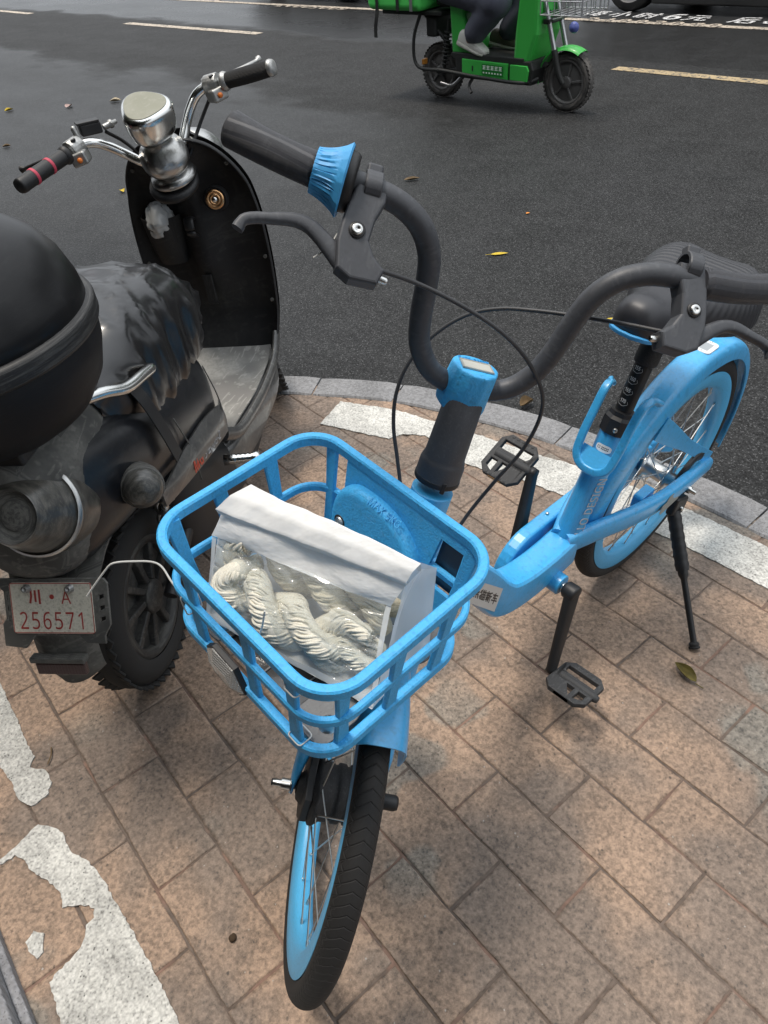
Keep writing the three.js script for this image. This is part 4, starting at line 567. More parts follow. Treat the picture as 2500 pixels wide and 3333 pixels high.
// ---------------- basket, fixed to the head tube
{
  const bk = new THREE.Group(); bk.name = 'basket'; bike.add(bk);
  const loop = (x0, x1, hw, y, r, n = 8) => { const p = []; for (const [cx, cz, a0] of [[x1 - r, hw - r, 0], [x0 + r, hw - r, 1], [x0 + r, -hw + r, 2], [x1 - r, -hw + r, 3]]) for (let i = 0; i <= n; i++) { const a = (a0 + i / n) * Math.PI / 2; p.push(V(cx + r * Math.cos(a), y + (cx + r * Math.cos(a) - 0.86) * (y > 0.8 ? -0.03 : 0), cz + r * Math.sin(a))); } return p; };
  const rail = (name, pts, w, h) => { const dense = []; pts.forEach((a, i) => { const b = pts[(i + 1) % pts.length], n = Math.max(1, Math.round(a.distanceTo(b) / 0.03)); for (let k = 0; k < n; k++) dense.push(a.clone().lerp(b, k / n)); }); dense.push(dense[0].clone());
    const q = dense.map((p) => p.toArray()); const m = q.length; // closed straight sweep with wrapped tangents
    const g = sweep(new THREE.CatmullRomCurve3(dense.slice(0, -1), true, 'centripetal'), () => rrect(h, w, 0.0022, 1), { seg: 180, ref: [0, 1, 0], closed: true, crease: 0.4 }); return part(bk, name, g, MB.bluePlastic); };
  rail('top_rail', loop(0.862, 1.13, 0.166, 0.815, 0.05), 0.0125, 0.017);
  rail('middle_rail', loop(0.874, 1.131, 0.157, 0.738, 0.047), 0.009, 0.0135);
  rail('bottom_rail', loop(0.89, 1.132, 0.149, 0.664, 0.042), 0.012, 0.017);
  const post = (a, b, ref, w = 0.0165) => part(bk, 'post', sweep([a, [(a[0] + b[0]) / 2, 0.738, (a[2] + b[2]) / 2], b], (t) => rrect(0.0075, w + 0.005 * (2 * t - 1) * (2 * t - 1), 0.002, 1), { seg: 6, ref, straight: true, crease: 0.4 }), MB.bluePlastic);
  for (const z of [0.086, -0.028, -0.108]) post([1.1285, 0.808, z], [1.13, 0.664, z * 0.97], [1, 0, 0]);
  for (const s of [1, -1]) { for (const x of [1.1, 1.025, 0.943]) { const in0 = x > 1.09 ? 0.007 : 0; post([x, 0.808, s * (0.1655 - in0)], [mix(x, 1.01, 0.06), 0.664, s * (0.148 - in0)], [0, 0, 1]); } post([0.8635, 0.808, s * 0.128], [0.891, 0.664, s * 0.115], [1, 0, 0]); }
  // back panel with a window, boss and bolt
  const M = new THREE.Matrix4().makeTranslation(0.8925, 0.664, 0).multiply(new THREE.Matrix4().makeRotationZ(0.19)).multiply(new THREE.Matrix4().makeBasis(V(0, 0, -1), V(0, 1, 0), V(1, 0, 0)));   // local x = to the left (-z), y = up the panel, z = forwards
  const outline = [[-0.09, 0], [-0.094, 0.146], [0.128, 0.146], [0.128, 0.13], [0.121, 0.0]];
  part(bk, 'back_panel', mm(M, at(extrude(outline, 0.004, 0.001, [[[0.08, 0.131], [0.118, 0.131], [0.112, 0.052], [0.066, 0.052]]]), 0, 0, -0.003)), MB.bluePlastic);
  const boss = new THREE.Shape(); boss.moveTo(-0.088, -0.004); boss.lineTo(-0.09, 0.065); boss.bezierCurveTo(-0.088, 0.1, -0.07, 0.113, -0.05, 0.114); boss.bezierCurveTo(-0.02, 0.116, 0.01, 0.112, 0.032, 0.092); boss.bezierCurveTo(0.05, 0.076, 0.06, 0.05, 0.062, -0.004); boss.closePath();
  part(bk, 'boss', mm(M, new THREE.ExtrudeGeometry(boss, { depth: 0.008, bevelEnabled: true, bevelSize: 0.011, bevelThickness: 0.011, bevelSegments: 6, curveSegments: 14 })), MB.bluePlastic);
  const tx = text3('MAX 5KG', 0.0105, 0.0018, fontR); tx.rotateX(-0.8); tx.rotateZ(-0.06); tx.translate(-0.005, 0.1205, 0.0148); part(bk, 'embossed_lettering', mm(M, tx), MB.bluePlastic);
  part(bk, 'panel_bolt', mm(M, lathe([-0.078, 0.058, 0.0185], [0, 0, 1], [[0.0001, 0.002], [0.0026, 0.002], [0.0028, 0.0045], [0.0062, 0.004], [0.0075, 0.0015], [0.0075, -0.002]], 20)), MB.steel);
  part(bk, 'bolt_recess', mm(M, lathe([-0.078, 0.058, 0.0187], [0, 0, 1], [[0.0072, -0.004], [0.0098, -0.004], [0.0104, 0.0006], [0.0075, 0.0008]], 24)), MB.black);
  part(bk, 'window_sticker', mm(M, at(extrude([[0.07, 0.05], [0.116, 0.05], [0.12, 0.134], [0.078, 0.134]], 0.001, 0), 0, 0, -0.0095)), std({ map: canvasTex(128, 128, (c) => { c.fillStyle = '#233344'; c.fillRect(0, 0, 128, 128); c.fillStyle = '#c9ccca'; c.beginPath(); c.ellipse(74, 66, 26, 40, 0.3, 0, 7); c.fill(); }), roughness: 0.3 }), 'dark glossy sticker showing through the basket window');
  // floor: dark glass panel, steel straps, bolted corner plates
  const fl = part(bk, 'floor_panel', at(box(0.2, 0.006, 0.25, 0.003), 1.008, 0.657, -0.005), phy({ color: rgb(0.02, 0.02, 0.021), roughness: 0.25, clearcoat: 0.5 }));
  for (const z of [-0.1, -0.05, 0.0, 0.05, 0.1]) part(fl, 'strap', at(box(0.2, 0.0016, 0.0028, 0.0006, 1), 1.008, 0.6612, z - 0.005), MB.galv);
  for (const [x, z] of [[1.085, -0.105], [1.085, 0.095], [0.925, -0.105], [0.925, 0.095]]) { part(bk, 'corner_plate', at(extrude(rrect(0.07, 0.06, 0.015), 0.002, 0.0006), x, 0.6625, z, -Math.PI / 2), MB.galv); part(bk, 'plate_bolt', lathe([x + 0.008, 0.6655, z - 0.012], [0, 1, 0], [[0.0125, -0.002], [0.0125, 0], [0.008, 0.0008], [0.0076, 0.0065], [0.0052, 0.007], [0.005, 0.004], [0.0016, 0.004], [0.0014, 0.0068], [0.0001, 0.0068]], 22), MB.steel); }
  // reflector on the front
  const rp = [[0.034, 0.012], [0.018, 0.028], [-0.022, 0.024], [-0.036, -0.012], [-0.022, -0.03], [0.022, -0.024]], gp = []; const Z0 = 0.022, Y0 = 0.676, X0 = 1.141;
  const cen = [0, 0, 0.011]; { const pos = []; rp.forEach((a, i) => { const b = rp[(i + 1) % rp.length]; const f = (q, h) => [X0 + h, Y0 + q[1], Z0 + q[0]]; const ia = [a[0] * 0.62, a[1] * 0.4], ib = [b[0] * 0.62, b[1] * 0.4]; pos.push(...f(a, 0.001), ...f(b, 0.001), ...f(ib, 0.0085), ...f(a, 0.001), ...f(ib, 0.0085), ...f(ia, 0.0085), ...f(ia, 0.0085), ...f(ib, 0.0085), ...f([0, 0], 0.0095), ...f(a, -0.001), ...f(b, -0.001), ...f(b, 0.001), ...f(a, -0.001), ...f(b, 0.001), ...f(a, 0.001)); });
    const g = new THREE.BufferGeometry(); g.setAttribute('position', new THREE.Float32BufferAttribute(pos, 3)); const uv = []; for (let i = 0; i < pos.length; i += 3) uv.push(pos[i + 2] * 40, pos[i + 1] * 40); g.setAttribute('uv', new THREE.Float32BufferAttribute(uv, 2)); g.computeVertexNormals();
    part(bk, 'reflector', g, phy({ color: rgb(0.5, 0.5, 0.49), roughness: 0.22, clearcoat: 1, clearcoatRoughness: 0.08, metalness: 0.35, bumpMap: tex(128, (x, y) => Math.max(Math.abs(((x * 8) % 1) - 0.5), Math.abs(((y * 8) % 1) - 0.5)) * 2, false), bumpScale: 0.0015 }));
    part(bk, 'reflector_mount', at(extrude(rp.map(([z, y]) => [-z * 1.05, y * 1.07]), 0.006, 0.001), X0 - 0.007, Y0, Z0, 0, Math.PI / 2), MB.black); }
  // cable ties round the rails
  const tieLoop = (x, y, z, w, h, ry = 0, rx = 0) => { const p = rrect(w, h, 0.004, 3).map(([a, b]) => V(a, b, 0)); const g = tube([...p, p[0]].map((v) => v.toArray()), 0.0009, { seg: 60, rad: 6, closed: false }); return at(g, x, y, z, rx, ry, 0); };
  part(bk, 'cable_tie', tieLoop(1.127, 0.783, -0.112, 0.018, 0.02, 0, Math.PI / 2), MB.white); part(bk, 'cable_tie', tieLoop(1.128, 0.674, -0.108, 0.02, 0.022, 0, Math.PI / 2), MB.white);
  part(bk, 'cable_tie', [tieLoop(1.127, 0.727, 0.1, 0.022, 0.03, 0, 0.3), tube([[1.131, 0.73, 0.105], [1.132, 0.742, 0.13], [1.13, 0.747, 0.165], [1.152, 0.748, 0.19], [1.172, 0.745, 0.207], [1.18, 0.737, 0.211], [1.212, 0.7, 0.222]], 0.0014, { seg: 40, rad: 6 })], MB.white, 'long white cable tie tail sticking out towards the scooter');
  part(bk, 'cable_tie', tube([[1.123, 0.80, -0.045], [1.118, 0.815, -0.048], [1.113, 0.845, -0.052]], 0.0011, { seg: 10, rad: 6 }), MB.white);
}
// ---------------------------------------------------------------- black electric scooter beside the bicycle (x forward, y up, z to its right)
const dusty = (base, dust, seed, amt) => tex(320, (x, y) => { const a = fbm(x * 5, y * 5, 5, 5, seed), b = fbm(x * 90, y * 90, 90, 2, seed + 5), st = smooth(0.66, 0.78, fbm(x * 28, y * 28, 28, 3, seed + 9)), sc = smooth(0.73, 0.76, fbm((x + 0.6 * y) * 10, (y - 0.25 * x) * 60, 640, 2, seed + 15)); const k = clamp(amt * (0.2 + 1.2 * smooth(0.35, 0.7, a) * (0.5 + b) + 0.9 * st) + 0.9 * amt * sc); return base.map((c, i) => mix(c, dust[i], clamp(k))); });
const MS = {
  paint: phy({ map: rep(dusty([0.005, 0.006, 0.009], [0.1, 0.097, 0.088], 401, 0.06), 2.2), roughness: 0.32, specularIntensity: 0.6, clearcoat: 0.45, clearcoatRoughness: 0.22 }),
  panel: phy({ specularIntensity: 0.6, map: rep(dusty([0.009, 0.009, 0.01], [0.08, 0.077, 0.07], 405, 0.12), 2), roughness: 0.55 }),
  dustyGrey: std({ map: rep(dusty([0.05, 0.049, 0.046], [0.17, 0.163, 0.146], 411, 0.45), 3), roughness: 0.75 }),
  mat: std({ map: rep(dusty([0.17, 0.166, 0.155], [0.34, 0.333, 0.31], 421, 0.6), 2), roughness: 0.9 }),
  sill: phy({ map: rep(dusty([0.03, 0.03, 0.032], [0.16, 0.155, 0.14], 425, 0.3), 2), roughness: 0.35, clearcoat: 0.4 }),
  black: std({ color: rgb(0.012, 0.012, 0.013), roughness: 0.5 }),
  tyre: std({ color: rgb(0.02, 0.019, 0.018), roughness: 0.85 }),
  alloy: std({ map: rep(dusty([0.03, 0.03, 0.029], [0.11, 0.105, 0.095], 431, 0.4), 4), roughness: 0.6, metalness: 0.3 }),
  chrome: std({ color: rgb(0.72, 0.72, 0.7), metalness: 1, roughness: 0.2 }),
  chromeDull: std({ map: rep(dusty([0.5, 0.5, 0.49], [0.2, 0.19, 0.17], 435, 0.3), 4), metalness: 1, roughness: 0.32 }),
  alu: std({ map: rep(dusty([0.42, 0.42, 0.41], [0.2, 0.2, 0.19], 437, 0.3), 6), metalness: 0.7, roughness: 0.42 }),
  box: phy({ map: rep(dusty([0.006, 0.006, 0.007], [0.07, 0.07, 0.067], 441, 0.04), 2.5), roughness: 0.32, specularIntensity: 0.55 }),
  boxBase: phy({ specularIntensity: 0.5, map: rep(dusty([0.006, 0.006, 0.0075], [0.06, 0.058, 0.052], 445, 0.05), 2.5), roughness: 0.55 }),
  band: phy({ specularIntensity: 0.7, map: rep(dusty([0.009, 0.009, 0.01], [0.2, 0.2, 0.19], 447, 0.13), 6), roughness: 0.5 }),
  film: phy({ color: rgb(0.008, 0.008, 0.009), roughness: 0.3, clearcoat: 0.5, clearcoatRoughness: 0.16 }),
  smoke: phy({ map: rep(dusty([0.03, 0.029, 0.026], [0.14, 0.13, 0.11], 449, 0.4), 4), roughness: 0.32, clearcoat: 0.5, clearcoatRoughness: 0.3 }),
  orange: std({ color: rgb(0.62, 0.16, 0.02), roughness: 0.4 }), pink: std({ color: rgb(0.5, 0.05, 0.09), roughness: 0.6 }), copper: std({ color: rgb(0.62, 0.36, 0.18), metalness: 1, roughness: 0.28 }),
};
const sc = thing('electric_scooter', 'dusty black electric scooter with round top box and covered seat', 'scooter');
sc.position.set(-0.569, 0, -1.183); sc.rotation.set(-0.022, 1.41, 0, 'YXZ');
// rings of a body: list of [x, yBottom, yTop, halfWidth, power]; returns a closed loft along x
function hull(list, n = 28, seg = 40, sharp = 2.6) {
  const rows = list.map(([x, y0, y1, w, e = sharp]) => oval((y1 - y0) / 2, w, n, e).map(([a, b]) => V(x, (y0 + y1) / 2 + a, b)));
  for (const e of [0, rows.length - 1]) { const c = rows[e].reduce((q, v) => q.add(v), V(0, 0, 0)).multiplyScalar(1 / n), ring = rows[e].map((v) => c.clone().lerp(v, 0.02)); e ? rows.push(ring) : rows.unshift(ring); if (!e) continue; }
  const curves = rows[0].map((_, j) => cr(rows.map((r) => r[j]))), grid = [];
  for (let i = 0; i <= seg; i++) { const row = curves.map((c) => c.getPoint(i / seg)); row.push(row[0].clone()); grid.push(row); }
  return mergeVertices(skin(grid, { us: 1, vs: 1 }), 1e-5);
}
function reuv(g, s = 1) { const p = g.attributes.position, n = g.attributes.normal, uv = []; for (let i = 0; i < p.count; i++) { const ax = Math.abs(n.getX(i)), ay = Math.abs(n.getY(i)), az = Math.abs(n.getZ(i)); az >= ax && az >= ay ? uv.push(p.getX(i) * s, p.getY(i) * s) : ay >= ax ? uv.push(p.getX(i) * s, p.getZ(i) * s) : uv.push(p.getZ(i) * s, p.getY(i) * s); } g.setAttribute('uv', new THREE.Float32BufferAttribute(uv, 2)); return g; }
function scooterWheel(root, name, c, R, w, M = new THREE.Matrix4(), mats = MS, spokes = 9) {
  const g = new THREE.Group(); g.name = name; root.add(g); const tr = w / 2, prof = [];
  for (let i = 0; i <= 18; i++) { const a = -2.2 + 4.4 * i / 18; prof.push([R - tr * 0.92 + tr * 0.92 * Math.cos(a), tr * Math.sin(a)]); }
  part(g, 'tyre', mm(M, lathe(c, [0, 0, 1], prof, 72)), mats.tyre);
  // tread blocks in two rows
  const blocks = []; for (let k = 0; k < 44; k++) for (const s of [-1, 1]) { const a = (k + (s > 0 ? 0.5 : 0)) / 44 * 2 * Math.PI, b = box(0.006, 0.02, w * 0.34, 0.002, 1); b.rotateX(s * -0.55); b.rotateY(s * 0.35); b.translate(R - 0.0035, 0, s * w * 0.27); b.rotateZ(a); b.translate(c[0], c[1], 0); blocks.push(b); }
  const tb = part(g, 'tread', mm(M, blocks), mats.tyre); tb.userData.kind = 'stuff';
  const ri = R - w * 0.86; part(g, 'rim', mm(M, lathe(c, [0, 0, 1], [[ri + 0.012, -w * 0.36], [ri + 0.006, -w * 0.42], [ri - 0.006, -w * 0.4], [ri - 0.012, -w * 0.2], [ri - 0.014, 0], [ri - 0.012, w * 0.2], [ri - 0.006, w * 0.4], [ri + 0.006, w * 0.42], [ri + 0.012, w * 0.36]], 48)), mats.alloy);
  part(g, 'hub', mm(M, [lathe(c, [0, 0, 1], [[0.0001, w * 0.52], [0.02, w * 0.52], [0.024, w * 0.5], [0.036, w * 0.48], [0.04, w * 0.4], [0.04, -w * 0.4], [0.036, -w * 0.48], [0.02, -w * 0.52], [0.0001, -w * 0.52]], 28), lathe(c, [0, 0, 1], [[0.03, 0.012], [ri - 0.008, 0.014], [ri - 0.008, -0.014], [0.03, -0.012]], 40)]), mats.alloy);
  for (let k = 0; k < spokes; k++) { const a = k / spokes * 2 * Math.PI, b = sweep([[0.03, 0, 0], [ri - 0.01, 0.012, 0]], (t) => rrect(mix(0.014, 0.02, t), w * mix(0.8, 0.62, t), 0.004), { straight: true, ref: [0, 1, 0] }); b.rotateZ(a); b.translate(c[0], c[1], 0); part(g, 'wheel_spoke', mm(M, b), mats.alloy); }
  return g;
}
scooterWheel(sc, 'rear_wheel', [0, 0.206, 0], 0.206, 0.088);
const sAx = V(-Math.cos(1.13), Math.sin(1.13), 0), sHs = V(0.845, 0.898, 0);
const steerS = new THREE.Matrix4().makeTranslation(sHs.x, sHs.y, 0).multiply(new THREE.Matrix4().makeRotationAxis(sAx, 0.513)).multiply(new THREE.Matrix4().makeTranslation(-sHs.x, -sHs.y, 0));
scooterWheel(sc, 'front_wheel', [1.213, 0.206, 0], 0.206, 0.08, steerS);
for (const s of [-1, 1]) part(sc, 'front_fork', mm(steerS, tube([[1.213, 0.206, s * 0.06], [1.13, 0.4, s * 0.06], [1.06, 0.55, s * 0.05]], 0.017, { seg: 8 })), MS.black);
part(sc, 'front_mudguard', mm(steerS, (() => { const g = []; for (let i = 0; i <= 18; i++) { const th = (20 + 130 * i / 18) * Math.PI / 180, row = []; for (let j = 0; j <= 8; j++) { const a = -1 + j / 4, rr = 0.235 - 0.03 * a * a; row.push([1.213 + rr * Math.cos(th), 0.206 + rr * Math.sin(th), 0.055 * Math.sin(a * 1.4)]); } g.push(row); } return skin(g, { thick: 0.003 }); })()), MS.paint);
// rear bodywork
{
  const b = reuv(hull([[-0.245, 0.6, 0.64, 0.02], [-0.238, 0.54, 0.7, 0.065], [-0.2, 0.5, 0.735, 0.1], [-0.12, 0.485, 0.75, 0.128], [0, 0.475, 0.72, 0.15], [0.1, 0.455, 0.695, 0.157], [0.2, 0.43, 0.675, 0.16], [0.3, 0.4, 0.655, 0.156], [0.38, 0.37, 0.635, 0.143], [0.425, 0.32, 0.62, 0.122], [0.445, 0.31, 0.6, 0.1], [0.452, 0.33, 0.56, 0.04]], 40, 60, 2.9));
  part(sc, 'rear_body', b, MS.paint);
  // tail hump under the box
  part(sc, 'tail_cover', reuv(hull([[-0.255, 0.6, 0.66, 0.03], [-0.245, 0.52, 0.74, 0.075], [-0.2, 0.49, 0.775, 0.105], [-0.12, 0.5, 0.785, 0.12], [-0.04, 0.55, 0.775, 0.118], [0.02, 0.62, 0.74, 0.08]], 36, 30, 2.5)), MS.dustyGrey);
  // side trim with lettering
  for (const s of [1, -1]) {
    const g = []; for (let i = 0; i <= 14; i++) { const t = i / 14, x = mix(-0.02, 0.43, t), yb = mix(0.487, 0.385, t), yt = yb + mix(0.03, 0.085, Math.sin(t * Math.PI * 0.8)), row = []; for (let j = 0; j <= 5; j++) { const q = j / 5, y = mix(yb, yt, q), w = 0.155 + 0.011 * Math.sin(q * Math.PI) * Math.sin(t * Math.PI) + 0.006 * Math.sin(t * 3) - (t > 0.85 ? (t - 0.85) * 0.16 : 0); row.push([x, y, s * w]); } g.push(row); }
    part(sc, 'side_trim', reuv(skin(s > 0 ? g : g.map((r) => r.slice().reverse()), { thick: 0.006 })), MS.sill);
    if (s > 0) { const a = text3('MG', 0.026, 0.001); const b2 = text3('S 2608-2', 0.022, 0.001, fontR); a.translate(-0.06, 0, 0); b2.translate(0.035, 0, 0); const M = new THREE.Matrix4().makeRotationZ(-0.2).premultiply(new THREE.Matrix4().makeTranslation(0.2, 0.462, 0.1745)); part(sc, 'red_lettering', mm(M, a), std({ color: rgb(0.45, 0.06, 0.03), roughness: 0.5 })); part(sc, 'grey_lettering', mm(M, b2), std({ color: rgb(0.3, 0.3, 0.3), roughness: 0.5 })); }
    for (const x of [0.12, 0.33]) part(sc, 'panel_seam', tube([[x, 0.6, s * 0.1625], [x + 0.025, 0.5, s * 0.1675], [x + 0.03, 0.42, s * 0.164]], 0.0016, { seg: 10, rad: 5 }), MS.dustyGrey);
  }
}
// tail lamp: cone-shaped bowl with dark lens
{
  const o = V(-0.2, 0.64, 0.048), d = V(-0.83, 0.55, 0.07).normalize();
  const l = part(sc, 'tail_lamp', lathe(o, d, [[0.076, -0.05], [0.079, 0], [0.076, 0.022], [0.069, 0.032], [0.063, 0.055], [0.054, 0.08], [0.047, 0.096], [0.043, 0.1]], 40), MS.smoke);
  part(l, 'lamp_lens', lathe(o, d, [[0.043, 0.099], [0.038, 0.088], [0.028, 0.084], [0.025, 0.087], [0.015, 0.09], [0.0001, 0.091]], 36), MS.dustyGrey);
  part(l, 'lamp_rim', lathe(o, d, [[0.0765, 0.019], [0.079, 0.021], [0.079, 0.026], [0.074, 0.029]], 40), MS.chromeDull);
  for (const s of [1, -1]) { const p = [-0.06, 0.578, s * 0.148], dd = [-0.75, 0.25, s * 0.55], q = part(sc, 'rear_indicator', lathe(p, dd, [[0.036, -0.03], [0.041, 0], [0.041, 0.02], [0.04, 0.026], [0.037, 0.028]], 28), MS.dustyGrey); part(q, 'indicator_lens', lathe(p, dd, [[0.037, 0.027], [0.034, 0.04], [0.022, 0.052], [0.0001, 0.056]], 24), MS.smoke); }
}
// rear mudguard, plate and bracket
{
  const g = []; for (let i = 0; i <= 20; i++) { const t = i / 20, p = cr([[-0.1, 0.5, 0], [-0.2, 0.5, 0], [-0.255, 0.45, 0], [-0.285, 0.38, 0], [-0.3, 0.32, 0], [-0.302, 0.285, 0]]).getPoint(t), hw = mix(0.095, 0.062, smooth(0.2, 0.6, t)) * (t > 0.9 ? 1 - (t - 0.9) * 3 : 1), row = []; for (let j = 0; j <= 10; j++) { const a = -1 + j / 5; row.push([p.x + 0.028 * a * a + 0.01, p.y + 0.006 * a * a, hw * a]); } g.push(row); }
  part(sc, 'rear_mudguard', reuv(skin(g, { thick: 0.004 })), MS.dustyGrey);
  part(sc, 'mudguard_reflector', [at(box(0.012, 0.026, 0.098, 0.003), -0.297, 0.335, 0, 0, 0, -0.25)], std({ map: rep(dusty([0.05, 0.012, 0.012], [0.12, 0.1, 0.09], 455, 0.4), 8), roughness: 0.4 }));
  part(sc, 'reflector_hood', at(box(0.02, 0.012, 0.108, 0.003), -0.293, 0.357, 0, 0, 0, -0.25), MS.dustyGrey);
  // plate tilts back towards the sky
  const M = new THREE.Matrix4().makeTranslation(-0.272, 0.472, 0.026).multiply(new THREE.Matrix4().makeBasis(V(0, 0, 1), V(0.53, 0.848, 0), V(-0.848, 0.53, 0)));
  const frame = [[-0.098, -0.07], [-0.098, -0.03], [-0.09, -0.02], [-0.09, 0.03], [-0.1, 0.04], [-0.1, 0.052], [0.098, 0.052], [0.104, 0.044], [0.104, -0.03], [0.092, -0.05], [0.092, -0.064], [0.06, -0.064], [0.046, -0.05], [-0.04, -0.05], [-0.06, -0.074]];
  const holes = [-0.02, 0, 0.02].flatMap((y) => [[[0.086, y - 0.007], [0.098, y - 0.002], [0.098, y + 0.006], [0.086, y + 0.003]], [[-0.087, y - 0.007], [-0.083, y - 0.007], [-0.083, y + 0.004], [-0.087, y + 0.004]]]);
  const br = part(sc, 'plate_bracket', mm(M, at(extrude(frame, 0.004, 0.001, holes), 0, 0, -0.006)), MS.dustyGrey);
  const pt = canvasTex(512, 300, (c, w, h) => { c.fillStyle = '#cdc8b9'; c.fillRect(0, 0, w, h); const r = rng(9); for (let i = 0; i < 2600; i++) { const k = r(); c.fillStyle = `rgba(${90 + 60 * k | 0},${88 + 55 * k | 0},${78 + 45 * k | 0},${0.05 + 0.12 * r()})`; c.beginPath(); c.arc(r() * w, r() * h, 1 + 9 * r() * r(), 0, 7); c.fill(); } c.strokeStyle = '#9c4038'; c.lineWidth = 5; c.strokeRect(7, 7, w - 14, h - 14); c.fillStyle = c.strokeStyle = '#9a3630'; drawHan(c, '川', 118, 40, 84, 13); c.beginPath(); c.arc(262, 84, 14, 0, 7); c.fill(); c.font = '100px sans-serif'; c.fillText('A', 318, 124); c.save(); c.translate(46, 272); c.scale(0.86, 1.1); c.font = '126px sans-serif'; [...'256571'].forEach((ch, i) => c.fillText(ch, i * 83, 0)); c.restore(); });
  const pg = extrude(rrect(0.154, 0.092, 0.006), 0.0012, 0.0004); { const p = pg.attributes.position, uv = []; for (let i = 0; i < p.count; i++) uv.push(0.5 + p.getX(i) / 0.156, 0.5 + p.getY(i) / 0.094); pg.setAttribute('uv', new THREE.Float32BufferAttribute(uv, 2)); }
  part(br, 'number_plate', mm(M, pg), std({ map: pt, roughness: 0.55 }), 'dusty off-white plate with red characters');
  for (const x of [-0.043, 0.038]) part(br, 'plate_bolt', mm(M, lathe([x, 0.036, 0.001], [0, 0, 1], [[0.008, 0], [0.008, 0.003], [0.006, 0.0035], [0.0058, 0.01], [0.003, 0.0102], [0.003, 0.007], [0.0001, 0.007]], 14)), MS.alu);
  part(sc, 'plate_stalk', at(box(0.09, 0.03, 0.06, 0.008), -0.23, 0.45, 0, 0, 0, 0.5), MS.dustyGrey);
}
// floor, sills and step-through
{
  const grid = (yf, w, x0, x1, n = 12) => { const g = []; for (let i = 0; i <= n; i++) { const x = mix(x0, x1, i / n), row = []; for (let j = 0; j <= 10; j++) { const a = -1 + j / 5; row.push([x, yf(x, a), w(x) * a]); } g.push(row); } return g; };
  part(sc, 'footboard', reuv(hull([[0.4, 0.22, 0.3, 0.1], [0.43, 0.2, 0.314, 0.13], [0.55, 0.19, 0.318, 0.15], [0.7, 0.19, 0.318, 0.158], [0.85, 0.2, 0.318, 0.158], [0.93, 0.22, 0.34, 0.14], [0.97, 0.24, 0.36, 0.1]], 32, 30, 5)), MS.sill);
  part(sc, 'floor_mat', reuv(skin(grid((x, a) => 0.3215 + (x > 0.84 ? (x - 0.84) * 0.35 : 0) + 0.003 * Math.pow(Math.abs(a), 8), (x) => 0.125 + 0.022 * smooth(0.45, 0.7, x), 0.445, 0.9), { thick: 0.004 })), MS.mat);
  for (const s of [1, -1]) part(sc, 'sill', sweep([[0.41, 0.36, s * 0.135], [0.47, 0.325, s * 0.146], [0.6, 0.31, s * 0.155], [0.75, 0.31, s * 0.161], [0.86, 0.33, s * 0.164], [0.915, 0.375, s * 0.166]], () => oval(0.018, 0.01, 12), { seg: 24, ref: [0, 1, 0] }), MS.sill);
  part(sc, 'underbody', reuv(hull([[0.16, 0.16, 0.42, 0.09], [0.3, 0.13, 0.4, 0.12], [0.6, 0.12, 0.25, 0.13], [0.85, 0.14, 0.25, 0.1], [0.95, 0.2, 0.26, 0.05]], 24, 20, 4)), MS.black);
  for (const s of [1, -1]) part(sc, 'swingarm', tube([[0, 0.206, s * 0.075], [0.1, 0.24, s * 0.08], [0.25, 0.27, s * 0.07]], 0.016, { seg: 10 }), MS.black);
  for (const s of [1, -1]) { const sp = []; for (let i = 0; i <= 90; i++) { const t = i / 90, a = t * 7 * 2 * Math.PI; sp.push([mix(0.05, 0.12, t) + 0.02 * Math.cos(a), mix(0.27, 0.45, t), s * 0.088 + 0.02 * Math.sin(a)]); } part(sc, 'shock_spring', tube(sp, 0.004, { seg: 180, rad: 6 }), MS.chromeDull); part(sc, 'shock_rod', rod([0.05, 0.25, s * 0.088], [0.12, 0.47, s * 0.088], 0.009), MS.chrome); }
  part(sc, 'side_stand', tube([[0.5, 0.2, -0.12], [0.47, 0.1, -0.17], [0.45, 0.012, -0.21]], 0.009, { seg: 8 }), MS.black);
  // passenger peg spring seen under the panel
  part(sc, 'foot_peg', lathe([0.34, 0.33, 0.14], [0.25, -0.1, 1], [[0.0001, 0], [0.014, 0.002], [0.014, 0.03], [0.011, 0.034], [0.014, 0.038], [0.011, 0.044], [0.014, 0.05], [0.011, 0.056], [0.014, 0.062], [0.011, 0.068], [0.0145, 0.074], [0.0145, 0.09], [0.0001, 0.092]], 16), MS.chrome);
}
